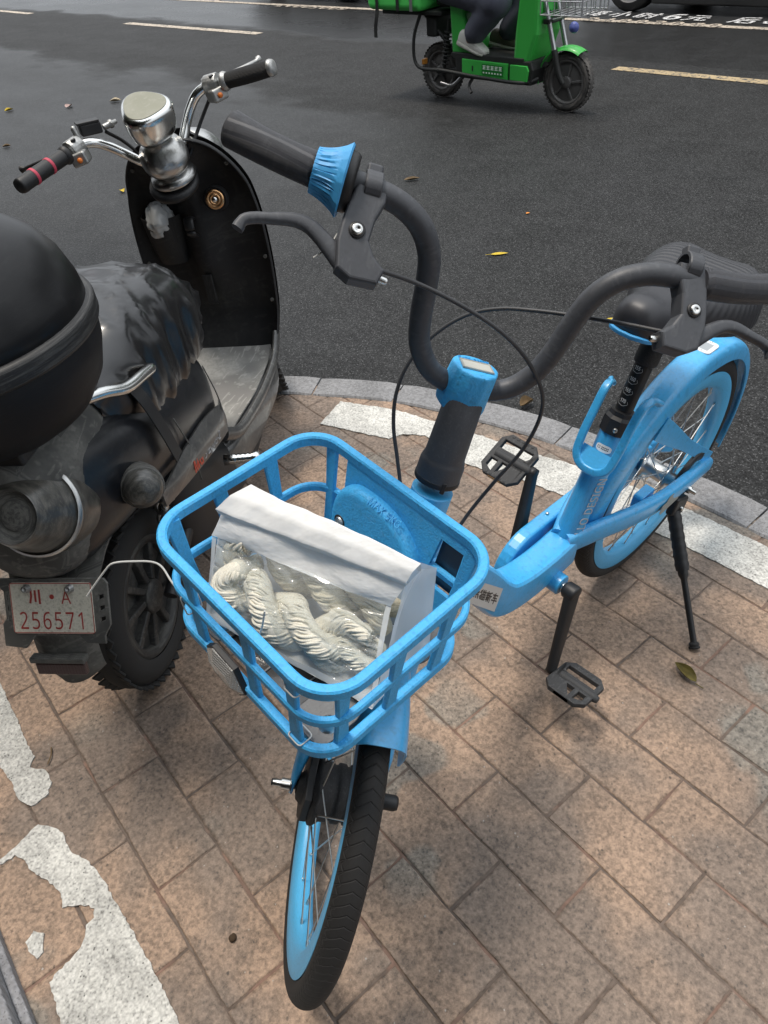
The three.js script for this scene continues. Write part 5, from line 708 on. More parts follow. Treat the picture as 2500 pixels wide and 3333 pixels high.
// leg shield
{
  const wid = cr([[0.335, 0.165, 0], [0.45, 0.178, 0], [0.58, 0.186, 0], [0.7, 0.183, 0], [0.78, 0.171, 0], [0.84, 0.152, 0], [0.89, 0.12, 0], [0.92, 0.085, 0], [0.936, 0.05, 0]]).getPoints(200), prof = (y) => { for (let i = 1; i < wid.length; i++) if (wid[i].x >= y) { const a = wid[i - 1], b = wid[i]; return mix(a.y, b.y, (y - a.x) / (b.x - a.x)); } return 0.05; };
  const back = [], front = []; const N = 30, K = 20;
  for (let i = 0; i <= N; i++) { const y = mix(0.335, 0.935, i / N), w = prof(y), row = [], rf = []; for (let j = 0; j <= K; j++) { const a = -1 + 2 * j / K, z = w * a; const col = 0.045 * Math.exp(-Math.pow(z / 0.05, 2)) * smooth(0.42, 0.6, y), edge = 0.03 * Math.pow(Math.abs(a), 6), base = 0.965 + (y < 0.45 ? -0.06 * Math.pow((0.45 - y) / 0.115, 1.5) : 0) - (y > 0.8 ? (y - 0.8) * 0.4 : 0); row.push([base - col - edge, y, z]); rf.push([base + 0.07 * (1 - a * a) + 0.012, y, z]); } back.push(row); front.push(rf.reverse()); }
  part(sc, 'leg_shield', [reuv(skin(back)), reuv(skin(front))], MS.panel);
  const rim = []; for (let i = 0; i <= N; i++) { const y = mix(0.335, 0.935, i / N); rim.push([back[i][K][0] + 0.004, y, prof(y) + 0.002]); } const rimL = rim.map(([x, y, z]) => [x, y, -z]);
  part(sc, 'shield_trim', sweep([...rim, ...rimL.slice().reverse()], () => oval(0.008, 0.003, 8), { seg: 90, ref: [1, 0, 0] }), MS.black);
  const cop = part(sc, 'ignition_lock', lathe([0.925, 0.772, 0.078], [-0.95, 0.15, 0.1], [[0.034, 0], [0.034, 0.012], [0.03, 0.02]], 26), MS.black); part(cop, 'lock_ring', lathe([0.906, 0.775, 0.08], [-0.95, 0.15, 0.1], [[0.024, 0], [0.025, 0.004], [0.019, 0.006], [0.017, 0.003], [0.014, 0.003], [0.013, 0.006], [0.009, 0.005], [0.008, 0.001], [0.0001, 0.001]], 28), MS.copper);
  part(cop, 'lock_core', lathe([0.904, 0.775, 0.08], [-0.95, 0.15, 0.1], [[0.007, 0], [0.006, 0.004], [0.0001, 0.005]], 16), MS.chrome);
  // open pocket on the left
  const pk = []; for (let i = 0; i <= 10; i++) { const t = i / 10, row = []; for (let j = 0; j <= 14; j++) { const a = Math.PI * j / 14; row.push([0.95 - 0.062 * Math.sin(a) * mix(1, 0.5, t * t), mix(0.735, 0.6, t), -0.098 + 0.058 * Math.cos(a) * mix(1, 0.75, t)]); } pk.push(row); }
  part(sc, 'glove_pocket', reuv(skin(pk, { thick: 0.003 })), MS.panel);
  part(sc, 'bag_hook', sweep([[0.905, 0.73, 0.0], [0.885, 0.735, 0.0], [0.878, 0.7, 0], [0.9, 0.685, 0]], () => oval(0.006, 0.014, 10), { seg: 14, ref: [0, 1, 0] }), MS.black);
  part(sc, 'service_cover', at(box(0.008, 0.09, 0.03, 0.004), 0.9185, 0.52, -0.004), MS.panel);
  for (const [y, s] of [[0.86, 1], [0.86, -1], [0.6, 1], [0.47, 1], [0.6, -1]]) part(sc, 'shield_screw', lathe([0.938 - (y > 0.8 ? 0.02 : 0), y, s * (prof(y) - 0.012)], [-1, 0, 0], [[0.0055, -0.004], [0.0055, 0.002], [0.004, 0.003], [0.0001, 0.002]], 12), MS.dustyGrey);
  part(sc, 'front_lamp_pod', reuv(hull([[1.0, 0.78, 0.92, 0.07], [1.04, 0.77, 0.925, 0.085], [1.08, 0.79, 0.91, 0.075], [1.1, 0.82, 0.88, 0.03]], 24, 14, 2.2)), MS.chromeDull);
}
// steering head, bars, controls
{
  part(sc, 'head_cover', mm(steerS, [reuv(hull([[0.775, 0.885, 0.905, 0.02], [0.785, 0.868, 0.935, 0.045], [0.81, 0.86, 0.955, 0.058], [0.85, 0.858, 0.96, 0.06], [0.885, 0.87, 0.945, 0.05], [0.905, 0.885, 0.92, 0.02]], 28, 22, 2.2)), lathe([0.852, 0.85, 0], [-0.25, 1, 0], [[0.058, 0], [0.06, 0.006], [0.056, 0.02], [0.03, 0.03]], 30)]), MS.chromeDull);
  part(sc, 'head_collar', lathe([0.862, 0.825, 0], [-0.43, 0.9, 0], [[0.045, 0], [0.064, 0.006], [0.066, 0.016], [0.06, 0.026], [0.03, 0.028]], 30), MS.black);
  const rel = (a) => [sHs.x + a[0], sHs.y + a[1], a[2]], half = [[0, 0.0, 0.035], [0.004, 0.02, 0.058], [0.014, 0.048, 0.084], [0.012, 0.078, 0.112], [0.004, 0.099, 0.138], [0.0, 0.106, 0.165], [-0.012, 0.106, 0.19], [-0.05, 0.105, 0.226], [-0.12, 0.102, 0.318]];
  for (const s of [1, -1]) {
    const P = half.map(([x, y, z]) => rel([x, y, s * z]));
    part(sc, 'handlebar_tube', mm(steerS, tube(P, 0.0115, { seg: 50, rad: 14 })), MS.chrome);
    const a = VA(P[7]), b = VA(P[8]), d = b.clone().sub(a).normalize(), gp = (t) => a.clone().addScaledVector(d, t).toArray();
    const gr = part(sc, 'grip', mm(steerS, tube([gp(-0.012), gp(0.03), gp(0.06), gp(0.104)], (t) => 0.0175 + (s > 0 ? 0.0012 * Math.sin(t * Math.PI) : 0), { seg: 20, rad: 24 })), s > 0 ? std({ color: rgb(0.018, 0.018, 0.019), roughness: 0.7, bumpMap: (() => { const t = tex(64, (x) => 0.5 + 0.5 * Math.sin(x * 6.2832 * 2), false); t.repeat.set(200, 1); return t; })(), bumpScale: 0.002 }) : MS.black);
    part(sc, 'bar_end', mm(steerS, lathe(gp(0.103), d, s > 0 ? [[0.0185, 0], [0.019, 0.004], [0.017, 0.012], [0.01, 0.015], [0.0001, 0.015]] : [[0.0175, 0], [0.018, 0.02], [0.015, 0.028], [0.0001, 0.029]], 20)), s > 0 ? MS.alu : MS.black);
    if (s < 0) for (const t of [0.028, 0.078]) part(gr, 'pink_band', mm(steerS, lathe(gp(t), d, [[0.0176, 0], [0.0188, 0.001], [0.0188, 0.007], [0.0176, 0.008]], 24)), MS.pink);
    part(sc, 'grip_flange', mm(steerS, lathe(gp(-0.026), d, [[0.012, 0], [0.021, 0.001], [0.022, 0.006], [0.019, 0.012], [0.0175, 0.014]], 22)), s > 0 ? MS.alu : MS.black);
    // switch housing
    const c = VA(P[6]).lerp(VA(P[5]), 0.35), sw = part(sc, 'switch_housing', mm(steerS, [lathe(c.clone().addScaledVector(d, -0.016), d, [[0.012, 0], [0.022, 0.001], [0.0235, 0.004], [0.0235, 0.034], [0.022, 0.037], [0.012, 0.038]], 20, 0.5), at(box(0.05, 0.03, 0.04, 0.006), c.x - 0.012, c.y - 0.02, c.z, 0, s * 0.25, 0)]), MS.alu);
    part(sw, 'switch_button', mm(steerS, lathe([c.x - 0.037, c.y - 0.022, c.z + s * 0.004], [-1, 0.25, 0], [[0.006, 0], [0.006, 0.005], [0.004, 0.007], [0.0001, 0.0075]], 14)), MS.orange);
    part(sw, 'switch_slot', mm(steerS, at(box(0.012, 0.006, 0.012, 0.002), c.x - 0.016, c.y + 0.019, c.z + 0.004)), MS.black);
    // lever and clamp
    part(sc, 'lever_clamp', mm(steerS, [lathe(VA(P[5]).toArray(), VA(P[5]).sub(VA(P[4])), [[0.012, 0], [0.019, 0.002], [0.019, 0.018], [0.012, 0.02]], 18), at(box(0.04, 0.018, 0.03, 0.004), P[5][0] + 0.03, P[5][1] - 0.002, P[5][2] + s * 0.012)]), s > 0 ? MS.alu : MS.black);
    part(sc, 'brake_lever', mm(steerS, sweep([[P[5][0] + 0.045, P[5][1], P[5][2] + s * 0.014], rel([0.045, 0.105, s * 0.22]), rel([0.045, 0.104, s * 0.27]), rel([0.064, 0.102, s * 0.315]), rel([0.07, 0.102, s * 0.328])], (t) => oval(t > 0.93 ? 0.009 : 0.0045, t > 0.93 ? 0.009 : mix(0.009, 0.006, t), 12), { seg: 26, ref: [0, 1, 0] })), s > 0 ? MS.alu : MS.black);
  }
  // brake fluid reservoir on the left, mirror stub
  part(sc, 'brake_reservoir', mm(steerS, [at(box(0.042, 0.026, 0.052, 0.005), sHs.x + 0.034, sHs.y + 0.125, -0.13, 0.2, 0.1, 0), at(box(0.044, 0.006, 0.054, 0.002), sHs.x + 0.034, sHs.y + 0.14, -0.13, 0.2, 0.1, 0)]), MS.black);
  part(sc, 'banjo_bolt', mm(steerS, lathe([sHs.x + 0.03, sHs.y + 0.115, -0.1], [0.3, 0, 1], [[0.007, 0], [0.007, 0.016], [0.01, 0.017], [0.01, 0.024], [0.006, 0.026], [0.005, 0.036], [0.0001, 0.037]], 10)), MS.alu);
  part(sc, 'mirror_socket', mm(steerS, lathe([sHs.x + 0.01, sHs.y + 0.11, -0.165], [0.1, 1, 0], [[0.007, 0], [0.007, 0.03], [0.005, 0.036], [0.0001, 0.037]], 10)), MS.alu);
  for (const [a, b, c] of [[[0.02, 0.1, 0.16], [0.05, 0.06, 0.11], [0.02, -0.02, 0.05]], [[0.03, 0.095, 0.19], [0.05, 0.04, 0.13], [0.03, -0.02, 0.06]], [[0.02, 0.1, -0.16], [0.06, 0.06, -0.1], [0.03, -0.02, -0.04]], [[0.03, 0.105, -0.1], [0.07, 0.06, -0.07], [0.05, -0.02, -0.03]]]) part(sc, 'control_cable', mm(steerS, tube([rel(a), rel(b), rel(c)], 0.0045, { seg: 16, rad: 8 })), MS.black);
  // three-lobed chrome speedometer pod
  const lob = []; for (let i = 0; i < 60; i++) { const a = i / 60 * 2 * Math.PI, r = 0.062 + 0.005 * Math.cos(3 * a + 0.6); lob.push([r * Math.cos(a), r * Math.sin(a)]); }
  const up = V(-0.42, 0.9, 0.1).normalize(), zx = V(0, 0, 1).addScaledVector(up, -up.z).normalize(), Mp = new THREE.Matrix4().makeBasis(zx, up.clone().cross(zx), up).setPosition(0.818, 0.965, 0.0);
  const Mq = Mp; const pod = part(sc, 'speedometer', mm(steerS, mm(Mq, (() => { const rows = []; for (const [k, h] of [[0.3, -0.012], [0.7, -0.004], [0.9, 0.012], [0.98, 0.035], [1.0, 0.055], [0.98, 0.066], [0.9, 0.073], [0.8, 0.075]]) { const r = lob.map(([x, y]) => V(x * k, y * k, h)); r.push(r[0].clone()); rows.push(r); } return skin(rows.reverse()); })())), MS.chrome);
  part(pod, 'dial', mm(steerS, mm(Mq, at(extrude(lob.map(([x, y]) => [x * 0.8, y * 0.8]), 0.002, 0.001), 0, 0, 0.0735))), std({ map: rep(dusty([0.2, 0.2, 0.14], [0.26, 0.255, 0.2], 461, 0.5), 4), roughness: 0.35 }));
  part(pod, 'pod_stem', mm(steerS, [rod([0.822, 0.95, 0.02], [0.85, 0.925, 0.02], 0.006), rod([0.822, 0.95, -0.02], [0.85, 0.925, -0.02], 0.006)]), MS.black);
}
// seat under a creased black plastic cover
{
  const rows = [], N = 60, K = 48;
  for (let i = 0; i <= N; i++) {
    const t = i / N, x = mix(-0.03, 0.545, t), end = Math.pow(Math.sin(Math.PI * clamp(0.02 + 0.96 * t)), 0.3), w = mix(0.165, 0.15, t) * (0.35 + 0.65 * end), top = 0.795 + 0.05 * Math.sin(Math.PI * Math.pow(t, 0.8)) - 0.05 * smooth(0.72, 1, t) - (1 - end) * 0.07, bot = mix(0.716, 0.668, t), row = [];
    for (let j = 0; j <= K; j++) {
      const a = Math.PI * (j / K) * 1.3 - 0.15 * Math.PI, c = Math.cos(a), s = Math.sin(a), h = top - bot; let y = bot + h * Math.sign(s) * Math.pow(Math.abs(s), 0.62), z = w * Math.sign(c) * Math.pow(Math.abs(c), 0.62);
      const side = 1 - smooth(0.25, 0.85, (y - bot) / h), fold = (fbm(x * 34 + 9, a * 1.6 + 5, 64, 3, 471) - 0.5), cre = Math.pow(1 - Math.abs(2 * fbm(x * 8 + z * 9 + 20, z * 7 - x * 3 + 20, 64, 2, 481) - 1), 11);
      const n = 0.042 * fold * side * side + 0.008 * cre - 0.003; y += (side < 0.5 ? n : 0.3 * n); z += c * n; row.push([x + 0.004 * fold, y, z]);
    } rows.push(row);
  }
  part(sc, 'seat_cover', skin(rows, { us: 0.5, vs: 0.6 }), MS.film, 'creased black plastic cover stretched over the seat');
  part(sc, 'seat_strap', sweep([[0.045, 0.745, 0.13], [0.04, 0.7, 0.158], [0.05, 0.62, 0.172], [0.06, 0.55, 0.178]], () => rrect(0.034, 0.003, 0.001), { seg: 16, ref: [1, 0, 0] }), MS.black);
  // chromed grab rail
  for (const s of [1, -1]) part(sc, 'grab_rail', tube([[-0.19, 0.79, s * 0.06], [-0.12, 0.79, s * 0.12], [-0.06, 0.775, s * 0.15], [-0.02, 0.757, s * 0.165], [0.05, 0.742, s * 0.168], [0.1, 0.73, s * 0.166]], (t) => t > 0.97 ? 0.008 : 0.0105, { seg: 30, rad: 12 }), MS.chrome);
  part(sc, 'box_rack', [at(box(0.24, 0.03, 0.16, 0.006), -0.11, 0.765, 0)], MS.black);
}
// round top box: base, band, domed lid, handle peak
{
  const c = [-0.1, 0, 0], tilt = new THREE.Matrix4().makeTranslation(-0.12, 0.905, 0.0).multiply(new THREE.Matrix4().makeRotationZ(0.02));
  const bx = new THREE.Group(); bx.name = 'top_box'; sc.add(bx); const sq = (g) => { g.scale(1.06, 1, 1); return mm(tilt, g); };
  part(bx, 'box_base', sq(lathe([0, 0, 0], [0, 1, 0], [[0.0001, -0.158], [0.06, -0.157], [0.11, -0.145], [0.148, -0.12], [0.175, -0.082], [0.19, -0.035], [0.194, 0.004], [0.18, 0.006]], 64)), MS.boxBase);
  part(bx, 'box_lid', sq(lathe([0, 0, 0], [0, 1, 0], [[0.18, 0.03], [0.19, 0.032], [0.187, 0.06], [0.175, 0.1], [0.15, 0.137], [0.115, 0.163], [0.07, 0.178], [0.03, 0.183], [0.0001, 0.184]], 64)), MS.box);
  part(bx, 'box_band', sq(lathe([0, 0, 0], [0, 1, 0], [[0.188, 0.0], [0.198, 0.002], [0.2005, 0.008], [0.2005, 0.028], [0.198, 0.034], [0.186, 0.037]], 72)), MS.band);
  part(bx, 'lid_peak', (() => { const g = []; for (let i = 0; i <= 8; i++) { const row = []; for (let j = 0; j <= 16; j++) { const a = mix(-1.3, 1.3, j / 16), r = 0.1 + 0.035 * i / 8; row.push([-0.12 + 0.02 + r * Math.cos(a) * 0.9, 1.092 + 0.25 * (r - 0.1), r * Math.sin(a) * 0.75]); } g.push(row); } return skin(g, { thick: 0.004 }); })(), MS.box);
}
// crumpled clear bag in the pocket
{
  const grid = [], r = 1; for (let i = 0; i <= 22; i++) { const th = Math.PI * i / 22, row = []; for (let j = 0; j <= 30; j++) { const a = 2 * Math.PI * (j % 30) / 30, n = fbm(4 + 3 * Math.cos(a) * Math.sin(th), 4 + 3 * Math.sin(a) * Math.sin(th) + 2 * Math.cos(th), 32, 4, 491), k = 0.55 + 0.9 * n; row.push([0.036 * k * Math.sin(th) * Math.cos(a), 0.042 * k * Math.cos(th), 0.046 * k * Math.sin(th) * Math.sin(a)]); } grid.push(row); }
  const g = skin(grid); sc.updateMatrixWorld(true); const p = V(0.922, 0.728, -0.098).applyMatrix4(sc.matrixWorld), m = single('plastic_bag', g, phy({ color: rgb(0.8, 0.82, 0.82), roughness: 0.2, transmission: 0.45, thickness: 0, clearcoat: 0.6 }), 'crumpled clear plastic bag stuffed into the scooter pocket', 'bag'); m.position.copy(p);
}
// ---------------------------------------------------------------- paper-and-film bag with wool in the basket (built in the bicycle's frame)
bike.updateMatrixWorld(true);
function inBasket(name, label, category, base, group) { const g = thing(name, label, category, group); g.position.copy(VA(base).clone().applyMatrix4(bike.matrixWorld)); g.quaternion.setFromRotationMatrix(bike.matrixWorld); return g; }
{
  const base = [1.0, 0.662, 0], bag = inBasket('yarn_bag', 'white paper bag with clear film window lying in the bicycle basket', 'bag', base), T = (g) => g.translate(-base[0], -base[1], -base[2]);
  const paperT = tex(256, (x, y) => { const k = 0.8 + 0.06 * (fbm(x * 40, y * 40, 40, 3, 501) - 0.5); return [k, k, k * 0.985]; });
  const paper = phy({ map: paperT, roughness: 0.85, transmission: 0.14, thickness: 0, bumpMap: tex(256, (x, y) => fbm(x * 10, y * 10, 10, 4, 505), false), bumpScale: 0.002 });
  const frost = phy({ color: rgb(0.93, 0.94, 0.94), roughness: 0.6, transmission: 0.5, thickness: 0 });
  const film = phy({ color: rgb(0.95, 0.97, 0.97), roughness: 0.1, transmission: 0.88, thickness: 0, ior: 1.5, bumpMap: tex(256, (x, y) => Math.pow(1 - Math.abs(2 * fbm(x * 5, y * 5, 5, 3, 507) - 1), 6), false), bumpScale: 0.006 });
  const seam = phy({ color: rgb(0.84, 0.86, 0.86), roughness: 0.5, transmission: 0.45, thickness: 0 });
  // lines across the bag, t = 0 at its right-hand end (bicycle's right), t = 1 at its left
  const ln = (a, b) => (t) => VA(a).lerp(VA(b), t), wob = (p, s, a = 0.004) => p.add(V(a * (fbm(p.x * 30 + 50, p.z * 22 + 50, 256, 3, s) - 0.5) * 2, a * (fbm(p.z * 26 + 60, p.y * 26 + 60, 256, 3, s + 3) - 0.5) * 2, 0));
  const R2 = ln([1.0, 0.826, 0.128], [0.932, 0.822, -0.106]), R1 = ln([1.042, 0.799, 0.138], [0.95, 0.796, -0.102]), BD = ln([1.06, 0.769, 0.14], [0.972, 0.764, -0.096]), BF = ln([1.112, 0.676, 0.105], [1.044, 0.676, -0.142]), BB = ln([0.985, 0.674, 0.13], [0.93, 0.674, -0.125]), RB = ln([0.99, 0.8, 0.135], [0.912, 0.8, -0.112]);
  const N = 40, strip = (lines, f, n = 8, seed = 1) => { const rows = []; for (let k = 0; k + 1 < lines.length; k++) for (let i = k ? 1 : 0; i <= n; i++) { const row = []; for (let j = 0; j <= N; j++) { const t = j / N, s = i / n, p = lines[k](t).lerp(lines[k + 1](t), s); f?.(p, t, s, k); row.push(wob(p, seed)); } rows.push(row); } return rows; };
  // front window bulges with the wool
  const bulge = (p, t, s) => { const b = 0.02 * Math.sin(Math.PI * clamp(t)) * Math.sin(Math.PI * s); p.x += b * 0.8; p.y += b * 0.5; };
  const win = strip([BD, BF], bulge, 12, 511), cut = (rows, a, b) => rows.map((r) => r.slice(a, b + 1));
  part(bag, 'film_window', T(skin(cut(win, 1, N - 1))), film); part(bag, 'window_seam', T(skin(cut(win, 0, 1))), seam); part(bag, 'window_seam', T(skin(cut(win, N - 1, N))), seam);
  const lift = (rows, d) => rows.map((r) => r.map((p) => p.clone().add(V(d, d * 0.6, 0))));
  part(bag, 'bottom_seam', T(skin(lift(win.slice(11), 0.0012))), seam);
  // white band and rolled top
  part(bag, 'paper_band', T(skin(strip([R1, BD], (p, t, s) => { p.x += 0.005 * Math.sin(t * 9) * s * (1 - s) * 4; }, 6, 521), { us: 1, vs: 0.3 })), paper);
  part(bag, 'rolled_top', T(skin(strip([ln([0.992, 0.806, 0.125], [0.928, 0.803, -0.104]), R2, ln([1.026, 0.821, 0.134], [0.945, 0.816, -0.105]), ln([1.048, 0.806, 0.141], [0.955, 0.802, -0.104]), ln([1.046, 0.797, 0.14], [0.953, 0.794, -0.103])], null, 5, 527), { us: 1, vs: 0.3 })), paper);
  part(bag, 'rear_panel', T(skin(strip([RB, BB], (p, t, s) => { p.x -= 0.012 * Math.sin(Math.PI * t) * Math.sin(Math.PI * s); }, 8, 531))), frost);
  part(bag, 'bag_floor', T(skin(strip([BB, BF], null, 3, 541))), frost);
  // gussets with a sharp inward crease
  for (const t of [0, 1]) { const rows = [], top = [BD(t).lerp(R1(t), 0.8), R2(t).clone().add(V(-0.004, -0.02, t ? 0.004 : -0.004)), RB(t)], bot = [BF(t), BF(t).lerp(BB(t), 0.5).add(V(0, 0, t ? 0.012 : -0.012)), BB(t)]; for (let i = 0; i <= 12; i++) { const s = i / 12, a = top[0].clone().lerp(bot[0], s), m = top[1].clone().lerp(bot[1], s).add(V(0, 0, (t ? 1 : -1) * 0.012 * Math.sin(Math.PI * s))), b = top[2].clone().lerp(bot[2], s), row = []; for (let j = 0; j <= 10; j++) { const q = j / 10; row.push(wob(q < 0.5 ? a.clone().lerp(m, q * 2) : m.clone().lerp(b, q * 2 - 1), 551 + t, 0.003)); } rows.push(row); } part(bag, 'gusset', T(skin(t ? rows : rows.map((r) => r.reverse()))), frost); }
}
// hanks of cream wool, twisted
function hank(name, label, pts, R, turns, o = {}) {
  const base = VA(pts[Math.floor(pts.length / 2)]).add(V(0, -R, 0)), g = inBasket(name, label, 'yarn', base, 'hanks of cream wool in the bag'), curve = cr(pts), n = o.seg ?? 90, list = [], r = rng(o.seed ?? 1);
  const fr = []; let N = V(0, 1, 0); for (let i = 0; i <= n; i++) { const t = curve.getTangentAt(i / n), nn = N.clone().addScaledVector(t, -N.dot(t)).normalize(); N = nn; fr.push([curve.getPointAt(i / n), nn, t.clone().cross(nn)]); }
  const rs = R * 0.58, ro = R * 0.46, ys = 36, ry = rs * 0.1;
  for (let s = 0; s < 2; s++) {
    const cen = fr.map(([p, a, b], i) => { const ph = s * Math.PI + turns * 2 * Math.PI * i / n, e = Math.sin(Math.PI * clamp(i / n * 0.96 + 0.02)); return p.clone().addScaledVector(a, ro * Math.cos(ph)).addScaledVector(b, ro * Math.sin(ph)); });
    list.push(tube(cen.map((v) => v.clone().sub(base).toArray()), (t) => rs * 0.9 * Math.pow(Math.sin(Math.PI * clamp(0.03 + 0.94 * t)), 0.3), { seg: n, rad: 10 }));
    for (let y = 0; y < ys; y++) {
      const a0 = y / ys * 2 * Math.PI + 0.2 * r(), path = cen.map((c, i) => { const q = i / n, ps = a0 - (turns * 1.15) * 2 * Math.PI * q + 0.12 * Math.sin(q * 9 + y), k = rs * (0.9 + 0.06 * Math.sin(q * 23 + y * 1.7)) * Math.pow(Math.sin(Math.PI * clamp(0.03 + 0.94 * q)), 0.3); return c.clone().addScaledVector(fr[i][1], k * Math.cos(ps)).addScaledVector(fr[i][2], k * Math.sin(ps)).sub(base).toArray(); });
      // two-ply yarn: a lobed section that turns as it runs
      list.push(sweep(path, (t) => { const tw = t * (o.ply ?? 46); return Array.from({ length: 8 }, (_, j) => { const a = j / 8 * 2 * Math.PI, q = ry * (1 + 0.3 * Math.cos(2 * (a - tw))); return [q * Math.cos(a), q * Math.sin(a)]; }); }, { seg: Math.round(n * 1.6), caps: false }));
    }
  }
  const wool = std({ map: o.map, roughness: 0.95, color: rgb(1, 1, 1) }); const m = part(g, 'wool_strands', list, wool); m.userData.kind = 'stuff'; return g;
}
const woolMap = (k, c) => rep(tex(128, (x, y) => { const n = 0.75 + 0.5 * fbm(x * 30, y * 30, 30, 3, k); return c.map((q) => q * n); }), 30);
hank('yarn_hank', 'cream wool hank twisted thick along the front of the bag window', [[1.035, 0.752, 0.09], [1.05, 0.742, 0.106], [1.066, 0.716, 0.1], [1.058, 0.711, 0.066], [1.052, 0.707, 0.028], [1.046, 0.704, -0.012], [1.028, 0.706, -0.045], [1.006, 0.714, -0.066], [0.99, 0.722, -0.085]], 0.0345, 1.9, { seg: 110, seed: 3, map: woolMap(561, [0.68, 0.64, 0.54]) });
hank('yarn_hank', 'beige wool hank lying behind the front cream hank in the bag', [[1.0, 0.725, 0.095], [0.998, 0.728, 0.06], [0.99, 0.727, 0.02], [0.978, 0.726, -0.02], [0.966, 0.722, -0.055], [0.955, 0.71, -0.085]], 0.033, 1.3, { seg: 80, seed: 5, map: woolMap(571, [0.6, 0.545, 0.42]), ply: 36 });
hank('yarn_hank', 'cream wool hank at the bottom right corner of the film window', [[1.045, 0.694, -0.02], [1.03, 0.692, -0.06], [1.015, 0.694, -0.09], [0.998, 0.7, -0.112]], 0.026, 0.9, { seg: 60, seed: 7, map: woolMap(581, [0.66, 0.63, 0.54]), ply: 26 });
// ---------------------------------------------------------------- green delivery scooter with rider, on the road
const MG = {
  green: phy({ color: rgb(0.05, 0.46, 0.07), roughness: 0.35, clearcoat: 0.4 }), dark: std({ color: rgb(0.018, 0.019, 0.018), roughness: 0.6 }), tyre: std({ map: rep(dusty([0.03, 0.029, 0.028], [0.13, 0.12, 0.11], 601, 0.6), 5), roughness: 0.9 }),
  alloy: std({ color: rgb(0.16, 0.155, 0.15), roughness: 0.5, metalness: 0.4 }), silver: std({ color: rgb(0.55, 0.55, 0.56), metalness: 0.9, roughness: 0.35 }), bag: std({ map: tex(128, (x, y) => { const k = 0.85 + 0.3 * fbm(x * 8, y * 8, 8, 3, 611); return [0.09 * k, 0.66 * k, 0.12 * k]; }), roughness: 0.55 }),
};
const gs = thing('delivery_scooter', 'bright green delivery scooter ridden along the road with wire basket', 'scooter');
gs.position.set(0.835, ROAD_Y, -6.884); gs.rotation.set(0, -0.8268, 0, 'YXZ');
